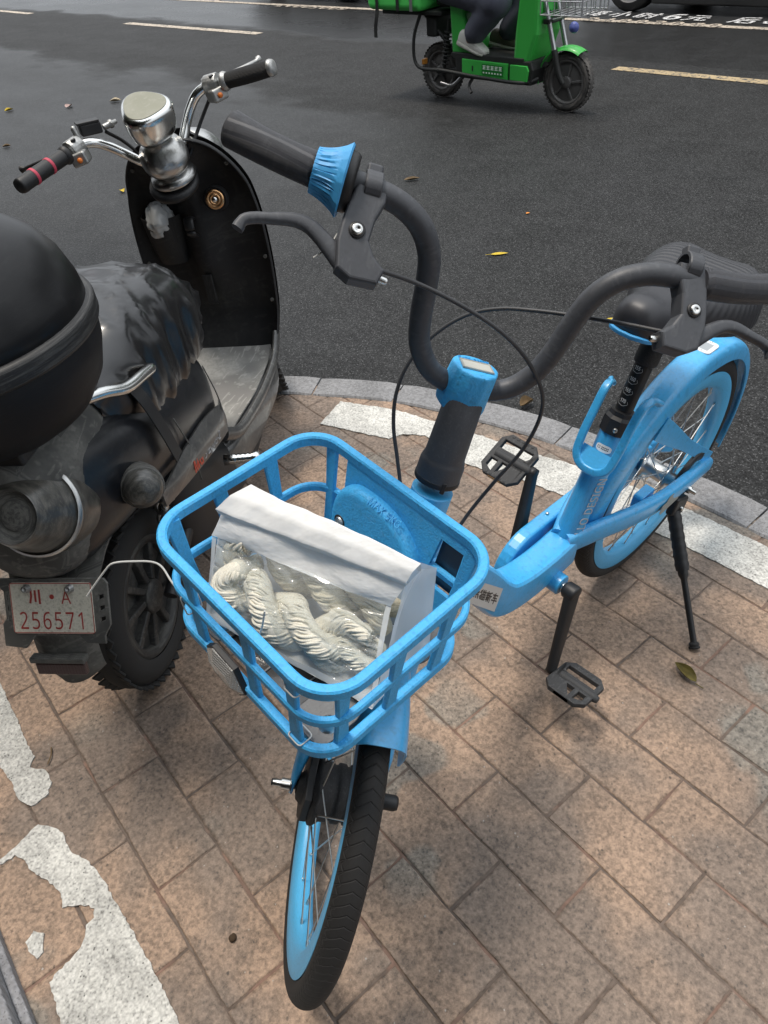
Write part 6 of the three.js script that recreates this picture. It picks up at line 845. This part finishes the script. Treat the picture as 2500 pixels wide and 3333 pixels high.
{
  const mats = { tyre: MG.tyre, alloy: MG.alloy };
  scooterWheel(gs, 'rear_wheel', [0.03, 0.195, 0], 0.195, 0.075, new THREE.Matrix4(), mats, 5); scooterWheel(gs, 'front_wheel', [1.21, 0.195, 0], 0.195, 0.07, new THREE.Matrix4(), mats, 5);
  const Xz = (pts, w, z, b = 0.006) => at(extrude(pts, w, b), 0, 0, z);
  part(gs, 'seat_pillar', Xz([[0.26, 0.36], [0.24, 0.66], [0.34, 0.68], [0.37, 0.5], [0.42, 0.36]], 0.24, -0.12, 0.02), MG.green);
  part(gs, 'deck', Xz([[0.25, 0.335], [0.26, 0.352], [0.92, 0.345], [0.92, 0.32], [0.3, 0.31]], 0.31, -0.155), MG.dark);
  part(gs, 'battery_case', Xz([[0.3, 0.2], [0.3, 0.33], [0.98, 0.325], [1.0, 0.28], [0.98, 0.19]], 0.3, -0.15, 0.01), MG.dark);
  const sp = part(gs, 'side_panel', Xz([[0.37, 0.228], [0.37, 0.318], [0.79, 0.308], [0.79, 0.212]], 0.012, 0.158, 0.004), MG.green); part(gs, 'side_panel', Xz([[0.82, 0.212], [0.82, 0.305], [0.96, 0.302], [0.975, 0.275], [0.965, 0.21]], 0.012, 0.158, 0.004), MG.green);
  part(gs, 'side_panel', Xz([[0.37, 0.228], [0.37, 0.318], [0.79, 0.308], [0.79, 0.212]], 0.012, -0.17, 0.004), MG.green);
  const lt = canvasTex(256, 96, (c) => { c.fillStyle = '#0c7a24'; c.fillRect(0, 0, 256, 96); c.strokeStyle = c.fillStyle = '#e4efe4'; for (let i = 0; i < 5; i++) { c.fillRect(10 + i * 48, 10, 36, 8); c.fillRect(12 + i * 48, 24, 32, 7); c.fillRect(22 + i * 48, 10, 8, 36); c.fillRect(10 + i * 48, 38, 36, 8); } for (let i = 0; i < 7; i++) c.fillRect(14 + i * 34, 68, 18, 14); });
  part(sp, 'panel_lettering', at(new THREE.PlaneGeometry(0.2, 0.07), 0.66, 0.262, 0.1765, 0, 0, -0.02), std({ map: lt, roughness: 0.5 }));
  part(sp, 'key_slot', at(box(0.012, 0.035, 0.004, 0.002), 0.47, 0.265, 0.176), MG.dark);
  part(gs, 'leg_shield', [Xz([[0.85, 0.34], [0.86, 0.5], [0.88, 0.66], [0.9, 0.86], [0.96, 0.9], [1.0, 0.88], [1.0, 0.68], [1.0, 0.5], [0.94, 0.34]], 0.26, -0.13, 0.025)], MG.green);
  part(gs, 'steering_column', tube([[1.0, 0.6, 0], [0.94, 0.98, 0]], 0.03, { seg: 4 }), MG.dark);
  part(gs, 'handlebar', tube([[0.84, 1.0, 0.33], [0.9, 1.02, 0.2], [0.94, 1.0, 0], [0.9, 1.02, -0.2], [0.84, 1.0, -0.33]], 0.012, { seg: 24 }), MG.dark);
  for (const s of [1, -1]) { part(gs, 'fork_tube', [rod([0.99, 0.8, s * 0.075], [1.13, 0.38, s * 0.075], 0.017), ], MG.silver); part(gs, 'fork_slider', tube([[1.125, 0.4, s * 0.075], [1.17, 0.27, s * 0.075], [1.21, 0.195, s * 0.07]], 0.022, { seg: 8 }), MG.dark); }
  part(gs, 'fork_brace', at(box(0.05, 0.03, 0.2, 0.006), 1.06, 0.57, 0), MG.dark);
  const fend = (a0, a1, R, w) => { const g = []; for (let i = 0; i <= 16; i++) { const th = mix(a0, a1, i / 16) * Math.PI / 180, row = []; for (let j = 0; j <= 8; j++) { const a = -1 + j / 4, rr = R - 0.022 * a * a; row.push([1.21 + rr * Math.cos(th), 0.195 + rr * Math.sin(th), w * Math.sin(a * 1.4)]); } g.push(row); } return skin(g, { thick: 0.004 }); };
  part(gs, 'front_mudguard', [fend(60, 118, 0.225, 0.06), fend(122, 186, 0.24, 0.055)], MG.green);
  // wire basket at the front
  const wires = []; const W = (a, b) => wires.push(rod(a, b, 0.004, 5)); for (const y of [0.62, 0.7, 0.78, 0.84]) { W([1.05, y, 0.16], [1.38, y, 0.17]); W([1.05, y, -0.16], [1.38, y, -0.17]); W([1.38, y, 0.17], [1.38, y, -0.17]); W([1.05, y, 0.16], [1.05, y, -0.16]); } for (let i = 0; i <= 6; i++) { const x = mix(1.05, 1.38, i / 6); W([x, 0.62, 0.16], [x, 0.84, 0.16]); W([x, 0.62, -0.16], [x, 0.84, -0.16]); W([x, 0.62, 0.16], [x, 0.62, -0.16]); const z = mix(-0.17, 0.17, i / 6); W([1.38, 0.62, z], [1.38, 0.84, z]); }
  part(gs, 'wire_basket', wires, MG.silver).userData.kind = 'stuff';
  part(gs, 'basket_strut', [rod([1.3, 0.62, 0.05], [1.05, 0.57, 0.05], 0.007)], MG.silver); part(gs, 'front_indicator', lathe([1.3, 0.55, 0.12], [0.3, 0, 1], [[0.0001, -0.03], [0.03, -0.02], [0.035, 0], [0.025, 0.02], [0.0001, 0.03]], 14), std({ color: rgb(0.1, 0.13, 0.4), roughness: 0.3 }));
  // rear frame, shocks, guard bars
  for (const s of [1, -1]) { part(gs, 'guard_bar', tube([[-0.05, 0.6, s * 0.16], [-0.1, 0.45, s * 0.19], [-0.1, 0.29, s * 0.195], [-0.06, 0.245, s * 0.195], [0.2, 0.235, s * 0.195], [0.6, 0.21, s * 0.19], [0.96, 0.2, s * 0.16], [1.02, 0.22, s * 0.1]], 0.013, { seg: 50 }), MG.dark); const c = []; for (let i = 0; i <= 80; i++) { const t = i / 80, a = t * 9 * 2 * Math.PI; c.push([mix(0.14, 0.18, t) + 0.026 * Math.cos(a), mix(0.26, 0.5, t), s * 0.1 + 0.026 * Math.sin(a)]); } part(gs, 'shock_spring', tube(c, 0.006, { seg: 160, rad: 5 }), MG.dark); part(gs, 'shock_body', rod([0.12, 0.2, s * 0.1], [0.19, 0.56, s * 0.1], 0.014), MG.dark); part(gs, 'swingarm', tube([[0.03, 0.195, s * 0.065], [0.2, 0.22, s * 0.08], [0.34, 0.24, s * 0.08]], 0.018, { seg: 8 }), MG.dark); }
  part(gs, 'rack', [at(box(0.62, 0.03, 0.3, 0.008), -0.16, 0.6, 0), rod([0.2, 0.36, 0.08], [-0.06, 0.59, 0.1], 0.014), rod([0.2, 0.36, -0.08], [-0.06, 0.59, -0.1], 0.014), at(box(0.1, 0.14, 0.26, 0.02), 0.02, 0.51, 0)], MG.dark);
  part(gs, 'seat', reuv(hull([[0.06, 0.65, 0.7, 0.08], [0.1, 0.635, 0.74, 0.14], [0.25, 0.63, 0.745, 0.15], [0.4, 0.63, 0.735, 0.12], [0.45, 0.65, 0.7, 0.06]], 20, 16, 3)), MG.dark);
  part(gs, 'motor_stand', [tube([[0.3, 0.18, 0.1], [0.22, 0.12, 0.12], [0.12, 0.135, 0.14]], 0.012, { seg: 8 })], MG.silver); part(gs, 'centre_stand', tube([[0.42, 0.19, 0.1], [0.4, 0.13, 0.13], [0.44, 0.09, 0.15]], 0.013, { seg: 8 }), MG.alloy);
  part(gs, 'tail_reflector', at(box(0.02, 0.04, 0.05, 0.004), -0.06, 0.27, 0.12), std({ color: rgb(0.5, 0.2, 0.03), roughness: 0.4 }));
}
{ // insulated delivery bag strapped on the rack
  const g = thing('delivery_bag', 'large bright green delivery bag strapped behind the scooter rider', 'bag'); g.position.copy(gs.position); g.quaternion.copy(gs.quaternion);
  const b = box(0.56, 0.46, 0.5, 0.04, 4), p = b.attributes.position; for (let i = 0; i < p.count; i++) { const n = fbm(p.getX(i) * 9 + 30, (p.getY(i) + p.getZ(i)) * 9 + 30, 128, 3, 621) - 0.5; p.setXYZ(i, p.getX(i) * (1 + 0.06 * n), p.getY(i) + 0.02 * n, p.getZ(i) * (1 + 0.05 * n)); } b.computeVertexNormals(); b.translate(-0.26, 0.855, 0); part(g, 'bag_body', b, MG.bag);
  for (const x of [-0.42, -0.2, -0.06]) part(g, 'bag_strap', [at(box(0.03, 0.47, 0.004, 0.001), x, 0.86, 0.257), at(box(0.03, 0.47, 0.004, 0.001), x, 0.86, -0.257)], x === -0.06 ? MG.silver : MG.dark);
  part(g, 'hanging_strap', sweep([[-0.42, 0.63, 0.255], [-0.43, 0.57, 0.262], [-0.45, 0.5, 0.26], [-0.45, 0.44, 0.262]], () => rrect(0.035, 0.006, 0.002), { seg: 10, ref: [1, 0, 0] }), MG.dark);
}
{ // rider: one continuous body from a distance field
  const L = (s) => s;
  const bones = [ // a, b, ra, rb, region
    [[0.18, 0.8, 0.0], [0.2, 1.0, 0], 0.15, 0.13, 1], [[0.2, 1.0, 0], [0.23, 1.22, 0], 0.13, 0.15, 1], [[0.23, 1.24, 0.13], [0.23, 1.24, -0.13], 0.075, 0.075, 1], [[0.24, 1.28, 0], [0.27, 1.42, 0], 0.06, 0.055, 2], [[0.28, 1.46, 0], [0.29, 1.56, 0], 0.085, 0.1, 2], [[0.35, 1.46, 0], [0.37, 1.47, 0], 0.03, 0.018, 2],
    ...[1, -1].flatMap((s) => [[[0.18, 0.77, s * 0.09], s > 0 ? [0.68, 0.69, 0.16] : [0.78, 0.7, -0.13], 0.12, 0.1, 0], s > 0 ? [[0.68, 0.69, 0.16], [0.47, 0.5, 0.13], 0.1, 0.085, 0] : [[0.78, 0.7, -0.13], [0.62, 0.49, -0.1], 0.1, 0.085, 0], s > 0 ? [[0.44, 0.5, 0.13], [0.415, 0.42, 0.125], 0.042, 0.04, 2] : [[0.57, 0.48, -0.1], [0.55, 0.41, -0.1], 0.042, 0.04, 2],
      [[0.23, 1.24, s * 0.19], [0.42, 1.05, s * 0.27], 0.062, 0.05, 1], [[0.42, 1.05, s * 0.27], [0.74, 1.04, s * 0.28], 0.048, 0.036, 1], [[0.74, 1.04, s * 0.28], [0.82, 1.03, s * 0.28], 0.032, 0.03, 2],
      ...[0, 1, 2, 3].flatMap((k) => [[[0.82, 1.035, s * (0.255 + 0.02 * k)], [0.868, 1.025, s * (0.255 + 0.02 * k)], 0.0105, 0.0095, 2], [[0.868, 1.025, s * (0.255 + 0.02 * k)], [0.862, 0.99, s * (0.255 + 0.02 * k)], 0.0095, 0.0085, 2]]), [[0.8, 1.02, s * 0.25], [0.84, 0.99, s * 0.25], 0.012, 0.009, 2]])];
  const size = 120, cx = 0.5, cy = 1.03, cz = 0, half = 0.68, mc = new MarchingCubes(size, new THREE.MeshBasicMaterial(), false, false, 240000); mc.isolation = 0;
  const B = bones.map(([a, b, ra, rb, reg]) => ({ a, d: [b[0] - a[0], b[1] - a[1], b[2] - a[2]], l2: (b[0] - a[0]) ** 2 + (b[1] - a[1]) ** 2 + (b[2] - a[2]) ** 2, ra, rb, reg, k: ra < 0.02 ? 0.006 : 0.03 }));
  const dist = (x, y, z, b) => { const px = x - b.a[0], py = y - b.a[1], pz = z - b.a[2], t = clamp((px * b.d[0] + py * b.d[1] + pz * b.d[2]) / b.l2); return Math.hypot(px - t * b.d[0], py - t * b.d[1], pz - t * b.d[2]) - mix(b.ra, b.rb, t); };
  const hs = size / 2; for (let k = 0; k < size; k++) for (let j = 0; j < size; j++) for (let i = 0; i < size; i++) {
    const x = cx + (i - hs) / hs * half, y = cy + (j - hs) / hs * half, z = cz + (k - hs) / hs * half; let f = 1;
    if (z > -0.45 && z < 0.45) for (const b of B) { const d = dist(x, y, z, b); if (d > f + b.k) continue; const h = clamp(0.5 + 0.5 * (f - d) / b.k); f = mix(f, d, h) - b.k * h * (1 - h); }
    const wr = y < 0.86 && y > 0.46 && x > 0.3 ? 0.01 * (fbm(x * 14 + 20, y * 10 + z * 16 + 20, 128, 2, 631) - 0.5) : 0;
    mc.field[i + j * size + k * size * size] = -(f + wr);
  }
  mc.update(); const n = mc.count, P = new Float32Array(n * 3), C = new Float32Array(n * 3), cols = [[0.08, 0.085, 0.115], [0.012, 0.02, 0.022], [0.36, 0.22, 0.15]];
  for (let i = 0; i < n; i++) { const x = cx + mc.positionArray[3 * i] * half, y = cy + mc.positionArray[3 * i + 1] * half, z = cz + mc.positionArray[3 * i + 2] * half; P.set([x, y, z], 3 * i); let bd = 9, rg = 0; for (const b of B) { const d = dist(x, y, z, b); if (d < bd) { bd = d; rg = b.reg; } } C.set(cols[rg], 3 * i); }
  let g = new THREE.BufferGeometry(); g.setAttribute('position', new THREE.BufferAttribute(P, 3)); g.setAttribute('color', new THREE.BufferAttribute(C, 3)); g = mergeVertices(g, 1e-4); g.computeVertexNormals();
  const rider = thing('person', 'scooter rider in dark trousers and pale shoes, feet on the deck', 'person'); rider.position.copy(gs.position); rider.quaternion.copy(gs.quaternion);
  part(rider, 'body', g, std({ vertexColors: true, roughness: 0.85 }));
  part(rider, 'helmet', reuv(hull([[0.17, 1.52, 1.6, 0.03], [0.19, 1.49, 1.65, 0.1], [0.24, 1.5, 1.69, 0.125], [0.3, 1.535, 1.7, 0.13], [0.36, 1.56, 1.68, 0.11], [0.4, 1.58, 1.63, 0.06]], 20, 16, 2.1)), MG.green);
  const shoe = (x, y, z, a, m1) => { const s = hull([[-0.12, 0.0, 0.07, 0.03], [-0.1, 0.0, 0.1, 0.04], [-0.04, 0.0, 0.1, 0.042], [0.03, 0.0, 0.075, 0.047], [0.1, 0.0, 0.055, 0.046], [0.14, 0.002, 0.045, 0.035], [0.155, 0.005, 0.03, 0.015]], 18, 18, 2.8); s.rotateZ(a); s.translate(x, y, z); const m = part(rider, 'shoe', s, m1); const so = hull([[-0.125, -0.012, 0.02, 0.03], [-0.1, -0.014, 0.022, 0.046], [0.0, -0.012, 0.016, 0.05], [0.1, -0.01, 0.014, 0.05], [0.16, 0.0, 0.012, 0.02]], 16, 12, 4); so.rotateZ(a); so.translate(x, y, z); part(m, 'sole', so, std({ color: rgb(0.5, 0.49, 0.44), roughness: 0.7 })); };
  shoe(0.42, 0.385, 0.125, -0.3, std({ color: rgb(0.72, 0.71, 0.66), roughness: 0.7 })); shoe(0.56, 0.372, -0.1, -0.08, std({ color: rgb(0.14, 0.13, 0.1), roughness: 0.8 }));
}
// ---------------------------------------------------------------- parked cars and street trees on the far side
function alongRoad(p, q) { return [0.647 * p + 0.762 * q, -0.762 * p + 0.647 * q]; }   // (along, across) to (X, Zcal)
function car(label, p, q, col, flip) {
  const c = thing('parked_car', label, 'car', 'cars parked beyond the bay line'), [X, Z] = alongRoad(p, q); c.position.set(X, ROAD_Y, -Z); c.rotation.y = Math.atan2(0.762, 0.647) * -1 + 0 + (flip ? Math.PI : 0);
  const paint = phy({ color: col, roughness: 0.3, clearcoat: 0.8, clearcoatRoughness: 0.1 }), glass = phy({ color: rgb(0.02, 0.022, 0.024), roughness: 0.08, clearcoat: 1 }), blk = std({ color: rgb(0.012, 0.012, 0.012), roughness: 0.7 });
  const sec = [[-2.25, 0.4, 0.75, 0.6], [-2.2, 0.28, 0.95, 0.8], [-1.9, 0.22, 1.02, 0.88], [-1.0, 0.2, 1.0, 0.9], [0, 0.2, 0.98, 0.9], [1.0, 0.2, 0.96, 0.9], [1.8, 0.22, 0.86, 0.86], [2.15, 0.28, 0.76, 0.76], [2.22, 0.36, 0.66, 0.5]];
  part(c, 'body', reuv(hull(sec, 28, 50, 5)), paint); part(c, 'cabin', reuv(hull([[-1.95, 0.9, 1.02, 0.7], [-1.6, 0.9, 1.32, 0.7], [-1.0, 0.9, 1.45, 0.68], [-0.1, 0.9, 1.47, 0.67], [0.5, 0.9, 1.3, 0.7], [1.05, 0.9, 0.98, 0.72]], 24, 40, 4)), glass); part(c, 'roof', reuv(hull([[-1.5, 1.33, 1.38, 0.5], [-1.0, 1.4, 1.475, 0.62], [-0.1, 1.42, 1.49, 0.61], [0.3, 1.36, 1.41, 0.5]], 18, 20, 3)), paint);
  for (const x of [-1.35, 1.38]) for (const s of [1, -1]) { const w = part(c, 'wheel', lathe([x, 0.32, s * 0.68], [0, 0, s], [[0.2, 0], [0.31, 0.01], [0.32, 0.04], [0.32, 0.18], [0.3, 0.215], [0.23, 0.22]], 30), blk); part(w, 'wheel_rim', lathe([x, 0.32, s * 0.68], [0, 0, s], [[0.23, 0.215], [0.2, 0.19], [0.08, 0.17], [0.0001, 0.18]], 24), MG.alloy); }
  for (const s of [1, -1]) { part(c, 'sill', at(box(2.1, 0.16, 0.06, 0.02), 0, 0.17, s * 0.88), blk); part(c, 'headlight', at(box(0.12, 0.12, 0.34, 0.04), 2.08, 0.64, s * 0.58, 0, s * -0.3, 0), phy({ color: rgb(0.6, 0.6, 0.6), roughness: 0.1, clearcoat: 1 })); part(c, 'tail_light', at(box(0.1, 0.14, 0.3, 0.03), -2.16, 0.78, s * 0.6, 0, s * 0.3, 0), std({ color: rgb(0.3, 0.01, 0.01), roughness: 0.2 })); for (const x of [-0.55, 0.5]) part(c, 'door_handle', at(box(0.2, 0.03, 0.03, 0.01), x - 0.25, 0.86, s * 0.905), paint); part(c, 'door_mirror', at(box(0.12, 0.14, 0.2, 0.05), 0.72, 1.0, s * 0.98), paint); }
  part(c, 'underbody', at(box(4.0, 0.12, 1.5, 0.03), 0, 0.2, 0), blk);
  return c;
}
car('black car parked beyond the bay line next to painted lettering', -4.1, 9.98, rgb(0.008, 0.008, 0.009)); car('dark grey car parked further up the road from the black car', -10.6, 9.8, rgb(0.02, 0.022, 0.025));
function streetTree(p, q, h, seed, label) {
  const t = thing('street_tree', label, 'tree', 'street trees behind the parked cars'), [X, Z] = alongRoad(p, q), r = rng(seed); t.position.set(X, ROAD_Y, -Z);
  const bark = std({ map: tex(128, (x, y) => { const k = 0.6 + 0.8 * fbm(x * 6, y * 30, 30, 3, seed); return [0.1 * k, 0.085 * k, 0.07 * k]; }), roughness: 0.95 });
  const limbs = []; for (let i = 0; i < 7; i++) { const a = i * 0.9 + r(), l = 1.4 + r(), y = 2 + 0.25 * i; limbs.push(tube([[0, y, 0], [Math.cos(a) * l * 0.5, y + 0.6, Math.sin(a) * l * 0.5], [Math.cos(a) * l, y + 1.3, Math.sin(a) * l]], (q2) => mix(0.08, 0.02, q2), { seg: 6, rad: 6 })); }
  part(t, 'trunk', [tube([[0, -0.1, 0], [0.03, 1.2, 0.02], [0, 2.6, 0], [0.05, 4.2, 0]], (q2) => mix(0.17, 0.07, q2), { seg: 10, rad: 10 }), ...limbs], bark);
  const pos = [], nor = [], up = V(0, 1, 0); for (let i = 0; i < 5200; i++) { const a = r() * 6.283, u = r() * 2 - 1, rr = Math.pow(r(), 0.4) * (0.75 + 0.5 * fbm(3 + 2 * Math.cos(a), 3 + 2 * u + Math.sin(a) * 2, 32, 3, seed)), c = V(Math.cos(a) * Math.sqrt(1 - u * u) * 2.5 * rr, h + u * 1.9 * rr, Math.sin(a) * Math.sqrt(1 - u * u) * 2.5 * rr), d = V(r() - 0.5, r() - 0.5, r() - 0.5).normalize(), e = d.clone().cross(V(r() - 0.5, r() - 0.5, r() - 0.5)).normalize(), l = 0.09 + 0.06 * r(); for (const v of [c.clone().addScaledVector(d, l), c.clone().addScaledVector(e, l * 0.5), c.clone().addScaledVector(d, -l), c.clone().addScaledVector(d, l), c.clone().addScaledVector(d, -l), c.clone().addScaledVector(e, -l * 0.5)]) pos.push(v.x, v.y, v.z); }
  const g = new THREE.BufferGeometry(); g.setAttribute('position', new THREE.Float32BufferAttribute(pos, 3)); g.computeVertexNormals(); part(t, 'crown', g, phy({ color: rgb(0.035, 0.07, 0.02), roughness: 0.9, transmission: 0.2, thickness: 0 })).userData.kind = 'stuff';
}
streetTree(-8.5, 12.2, 4.2, 701, 'leafy street tree with a low crown behind the two parked cars'); streetTree(-3.6, 12.0, 4.0, 711, 'leafy street tree standing straight behind the black parked car'); streetTree(1.0, 12.2, 4.3, 721, 'leafy street tree at the far end past the black parked car');
// ---------------------------------------------------------------- fallen leaves and litter
{
  const leafGeo = (l, w, curl, seed) => { const g = [], r = rng(seed), b = 0.4 * (r() - 0.5); for (let i = 0; i <= 10; i++) { const t = i / 10, hw = w * Math.pow(Math.sin(Math.PI * Math.pow(t, 0.8)), 0.8), row = []; for (let j = 0; j <= 6; j++) { const a = -1 + j / 3; row.push([(t - 0.5) * l, curl * (a * a * w * 1.6 * Math.sin(Math.PI * t) + 0.5 * l * (t - 0.5) * (t - 0.5)) + 0.0015, hw * a + b * l * (t - 0.5) * (t - 0.5)]); } g.push(row); } return skin(g, { thick: 0.0006 }); };
  const leafM = (c, s) => std({ map: tex(64, (x, y) => { const k = 0.7 + 0.6 * fbm(x * 8, y * 8, 8, 3, s), v = Math.abs(x - 0.5) < 0.03 ? 1.3 : 1; return c.map((q) => q * k * v); }), roughness: 0.7 });
  const yel = leafM([0.5, 0.36, 0.02], 801), pale = leafM([0.45, 0.38, 0.27], 803), brn = leafM([0.12, 0.075, 0.03], 805), oliv = leafM([0.1, 0.08, 0.015], 807), pink = leafM([0.42, 0.3, 0.27], 809);
  const leaf = (label, X, Z, y, l, w, curl, rot, m, s, stem, group) => { const t = thing('fallen_leaf', label, 'leaf', group); t.position.set(X, y, -Z); t.rotation.y = rot; part(t, 'blade', leafGeo(l, w, curl, s), m); if (stem) part(t, 'stem', tube([[-l * 0.5, 0.002, 0], [-l * 0.8, 0.003, 0.004]], 0.0012, { seg: 4, rad: 5 }), m); };
  leaf('yellow leaf lying on the asphalt behind the handlebar loop', 0.69, 3.5, ROAD_Y + 0.003, 0.085, 0.014, 0.1, -0.05, yel, 1, true);
  leaf('yellow leaf lying on the asphalt next to the saddle', 1.0, 2.72, ROAD_Y + 0.003, 0.07, 0.012, 0.1, 0.1, yel, 2);
  leaf('curled olive leaf on the paving near the kickstand foot', 0.627, 0.963, 0.004, 0.062, 0.013, 0.8, 2.0, oliv, 3, true);
  leaf('brown curled leaf on the road edge against the kerb', 0.535, 2.165, ROAD_Y + 0.008, 0.06, 0.018, 0.9, 0.5, brn, 4);
  leaf('thin brown leaf on the asphalt above the grip bell', 0.385, 4.765, ROAD_Y + 0.004, 0.1, 0.018, 0.5, 0.1, brn, 5);
  leaf('small orange leaf scrap alone on the asphalt', 0.938, 4.0, ROAD_Y + 0.003, 0.025, 0.008, 0.2, 0.4, leafM([0.6, 0.22, 0.03], 813), 6);
  [[-2.131, 8.026, pale, 0.11], [-2.566, 7.994, pink, 0.1], [-2.265, 7.211, yel, 0.09], [-3.178, 8.114, yel, 0.09], [-1.487, 5.15, yel, 0.06], [-2.745, 6.694, brn, 0.07]].forEach(([X, Z, m, l], i) => leaf(['pale dry leaf on the asphalt beyond the scooter speedometer', 'pinkish leaf on the asphalt beyond the scooter speedometer', 'yellow leaf on the asphalt above the scooter brake reservoir', 'small yellow leaf far out on the asphalt from the pink banded grip', 'yellow leaf on the asphalt beside the scooter leg shield', 'brown leaf on the asphalt out past the pink banded grip'][i], X, Z, ROAD_Y + 0.004, l, l * 0.3, 0.5, i * 1.3, m, 20 + i));
  const pebble = (X, Z, y, s, c) => { const g = new THREE.IcosahedronGeometry(s, 2), p = g.attributes.position; for (let i = 0; i < p.count; i++) { const k = 0.8 + 0.4 * vnoise(p.getX(i) / s * 2 + 9, p.getY(i) / s * 2 + p.getZ(i) / s + 9, 64, 5); p.setXYZ(i, p.getX(i) * k, p.getY(i) * k * 0.7, p.getZ(i) * k); } g.computeVertexNormals(); const m = single('pebble', g, std({ color: c, roughness: 0.9 }), 'small brown round pebble alone on the paving by the white paint', 'pebble'); m.position.set(X, y, -Z); };
  { const q = UV(0.62, -0.022); pebble(q.x, -q.z, 0.004, 0.007, rgb(0.05, 0.03, 0.015)); }
  const tw = UV(1.225, 0.085), twig = single('twig', tube([[0, 0.004, 0], [0.006, 0.006, 0.02], [0.004, 0.005, 0.042]], 0.0014, { seg: 8, rad: 5 }), brn, 'short thin brown twig on the paving under the number plate', 'twig'); twig.position.copy(tw);
}

// ---------------------------------------------------------------- behind the camera: shop front and street trees of this pavement (seen in reflections and in the shade they give)
{
  const b = thing('shop_building', 'grey shop building along the back of the pavement', 'building'), M = new THREE.Matrix4().makeBasis(UV(-1, 0).normalize(), V(0, 1, 0), UV(0, -1).normalize()).setPosition(UV(1, 3.4));   // x along the street, z towards the road
  const wall = std({ map: granite([0.24, 0.23, 0.215], 0.4, 901, 0.8), roughness: 0.9 }), glass = phy({ color: rgb(0.03, 0.035, 0.04), roughness: 0.1, clearcoat: 1 }), frame = std({ color: rgb(0.06, 0.06, 0.06), roughness: 0.5 });
  part(b, 'wall', mm(M, at(box(28, 10, 0.6, 0.02), 0, 5, -0.6)), wall); part(b, 'cornice', mm(M, at(box(28.2, 0.3, 0.9, 0.03), 0, 3.5, -0.2)), wall);
  for (let i = 0; i < 7; i++) { const x = -12 + 4 * i; const w = part(b, 'shop_window', mm(M, at(box(3.2, 2.5, 0.06, 0.01), x, 1.55, -0.27)), glass); part(w, 'window_frame', mm(M, [at(box(3.4, 0.12, 0.1, 0.01), x, 2.86, -0.25), at(box(3.4, 0.3, 0.1, 0.01), x, 0.15, -0.25)]), frame); for (const y of [5, 8]) part(b, 'upper_window', mm(M, at(box(1.8, 1.7, 0.06, 0.01), x, y, -0.27)), glass); part(b, 'awning', mm(M, at(box(3.6, 0.06, 1.2, 0.02), x, 3.1, 0.25, 0.25)), std({ color: rgb(0.12, 0.1, 0.09), roughness: 0.8 })); }
}
{
  const put = (u, v) => { const q = UV(u, v), X = q.x, Z = -q.z; return [0.647 * X - 0.762 * Z, 0.762 * X + 0.647 * Z]; };
  streetTree(...put(4.6, 1.5), 4.6, 731, 'leafy street tree on the near pavement past the black scooter'); streetTree(...put(-3.4, 1.3), 4.8, 741, 'leafy street tree on the near pavement behind the photographer');
}
renderer.render(scene, camera);
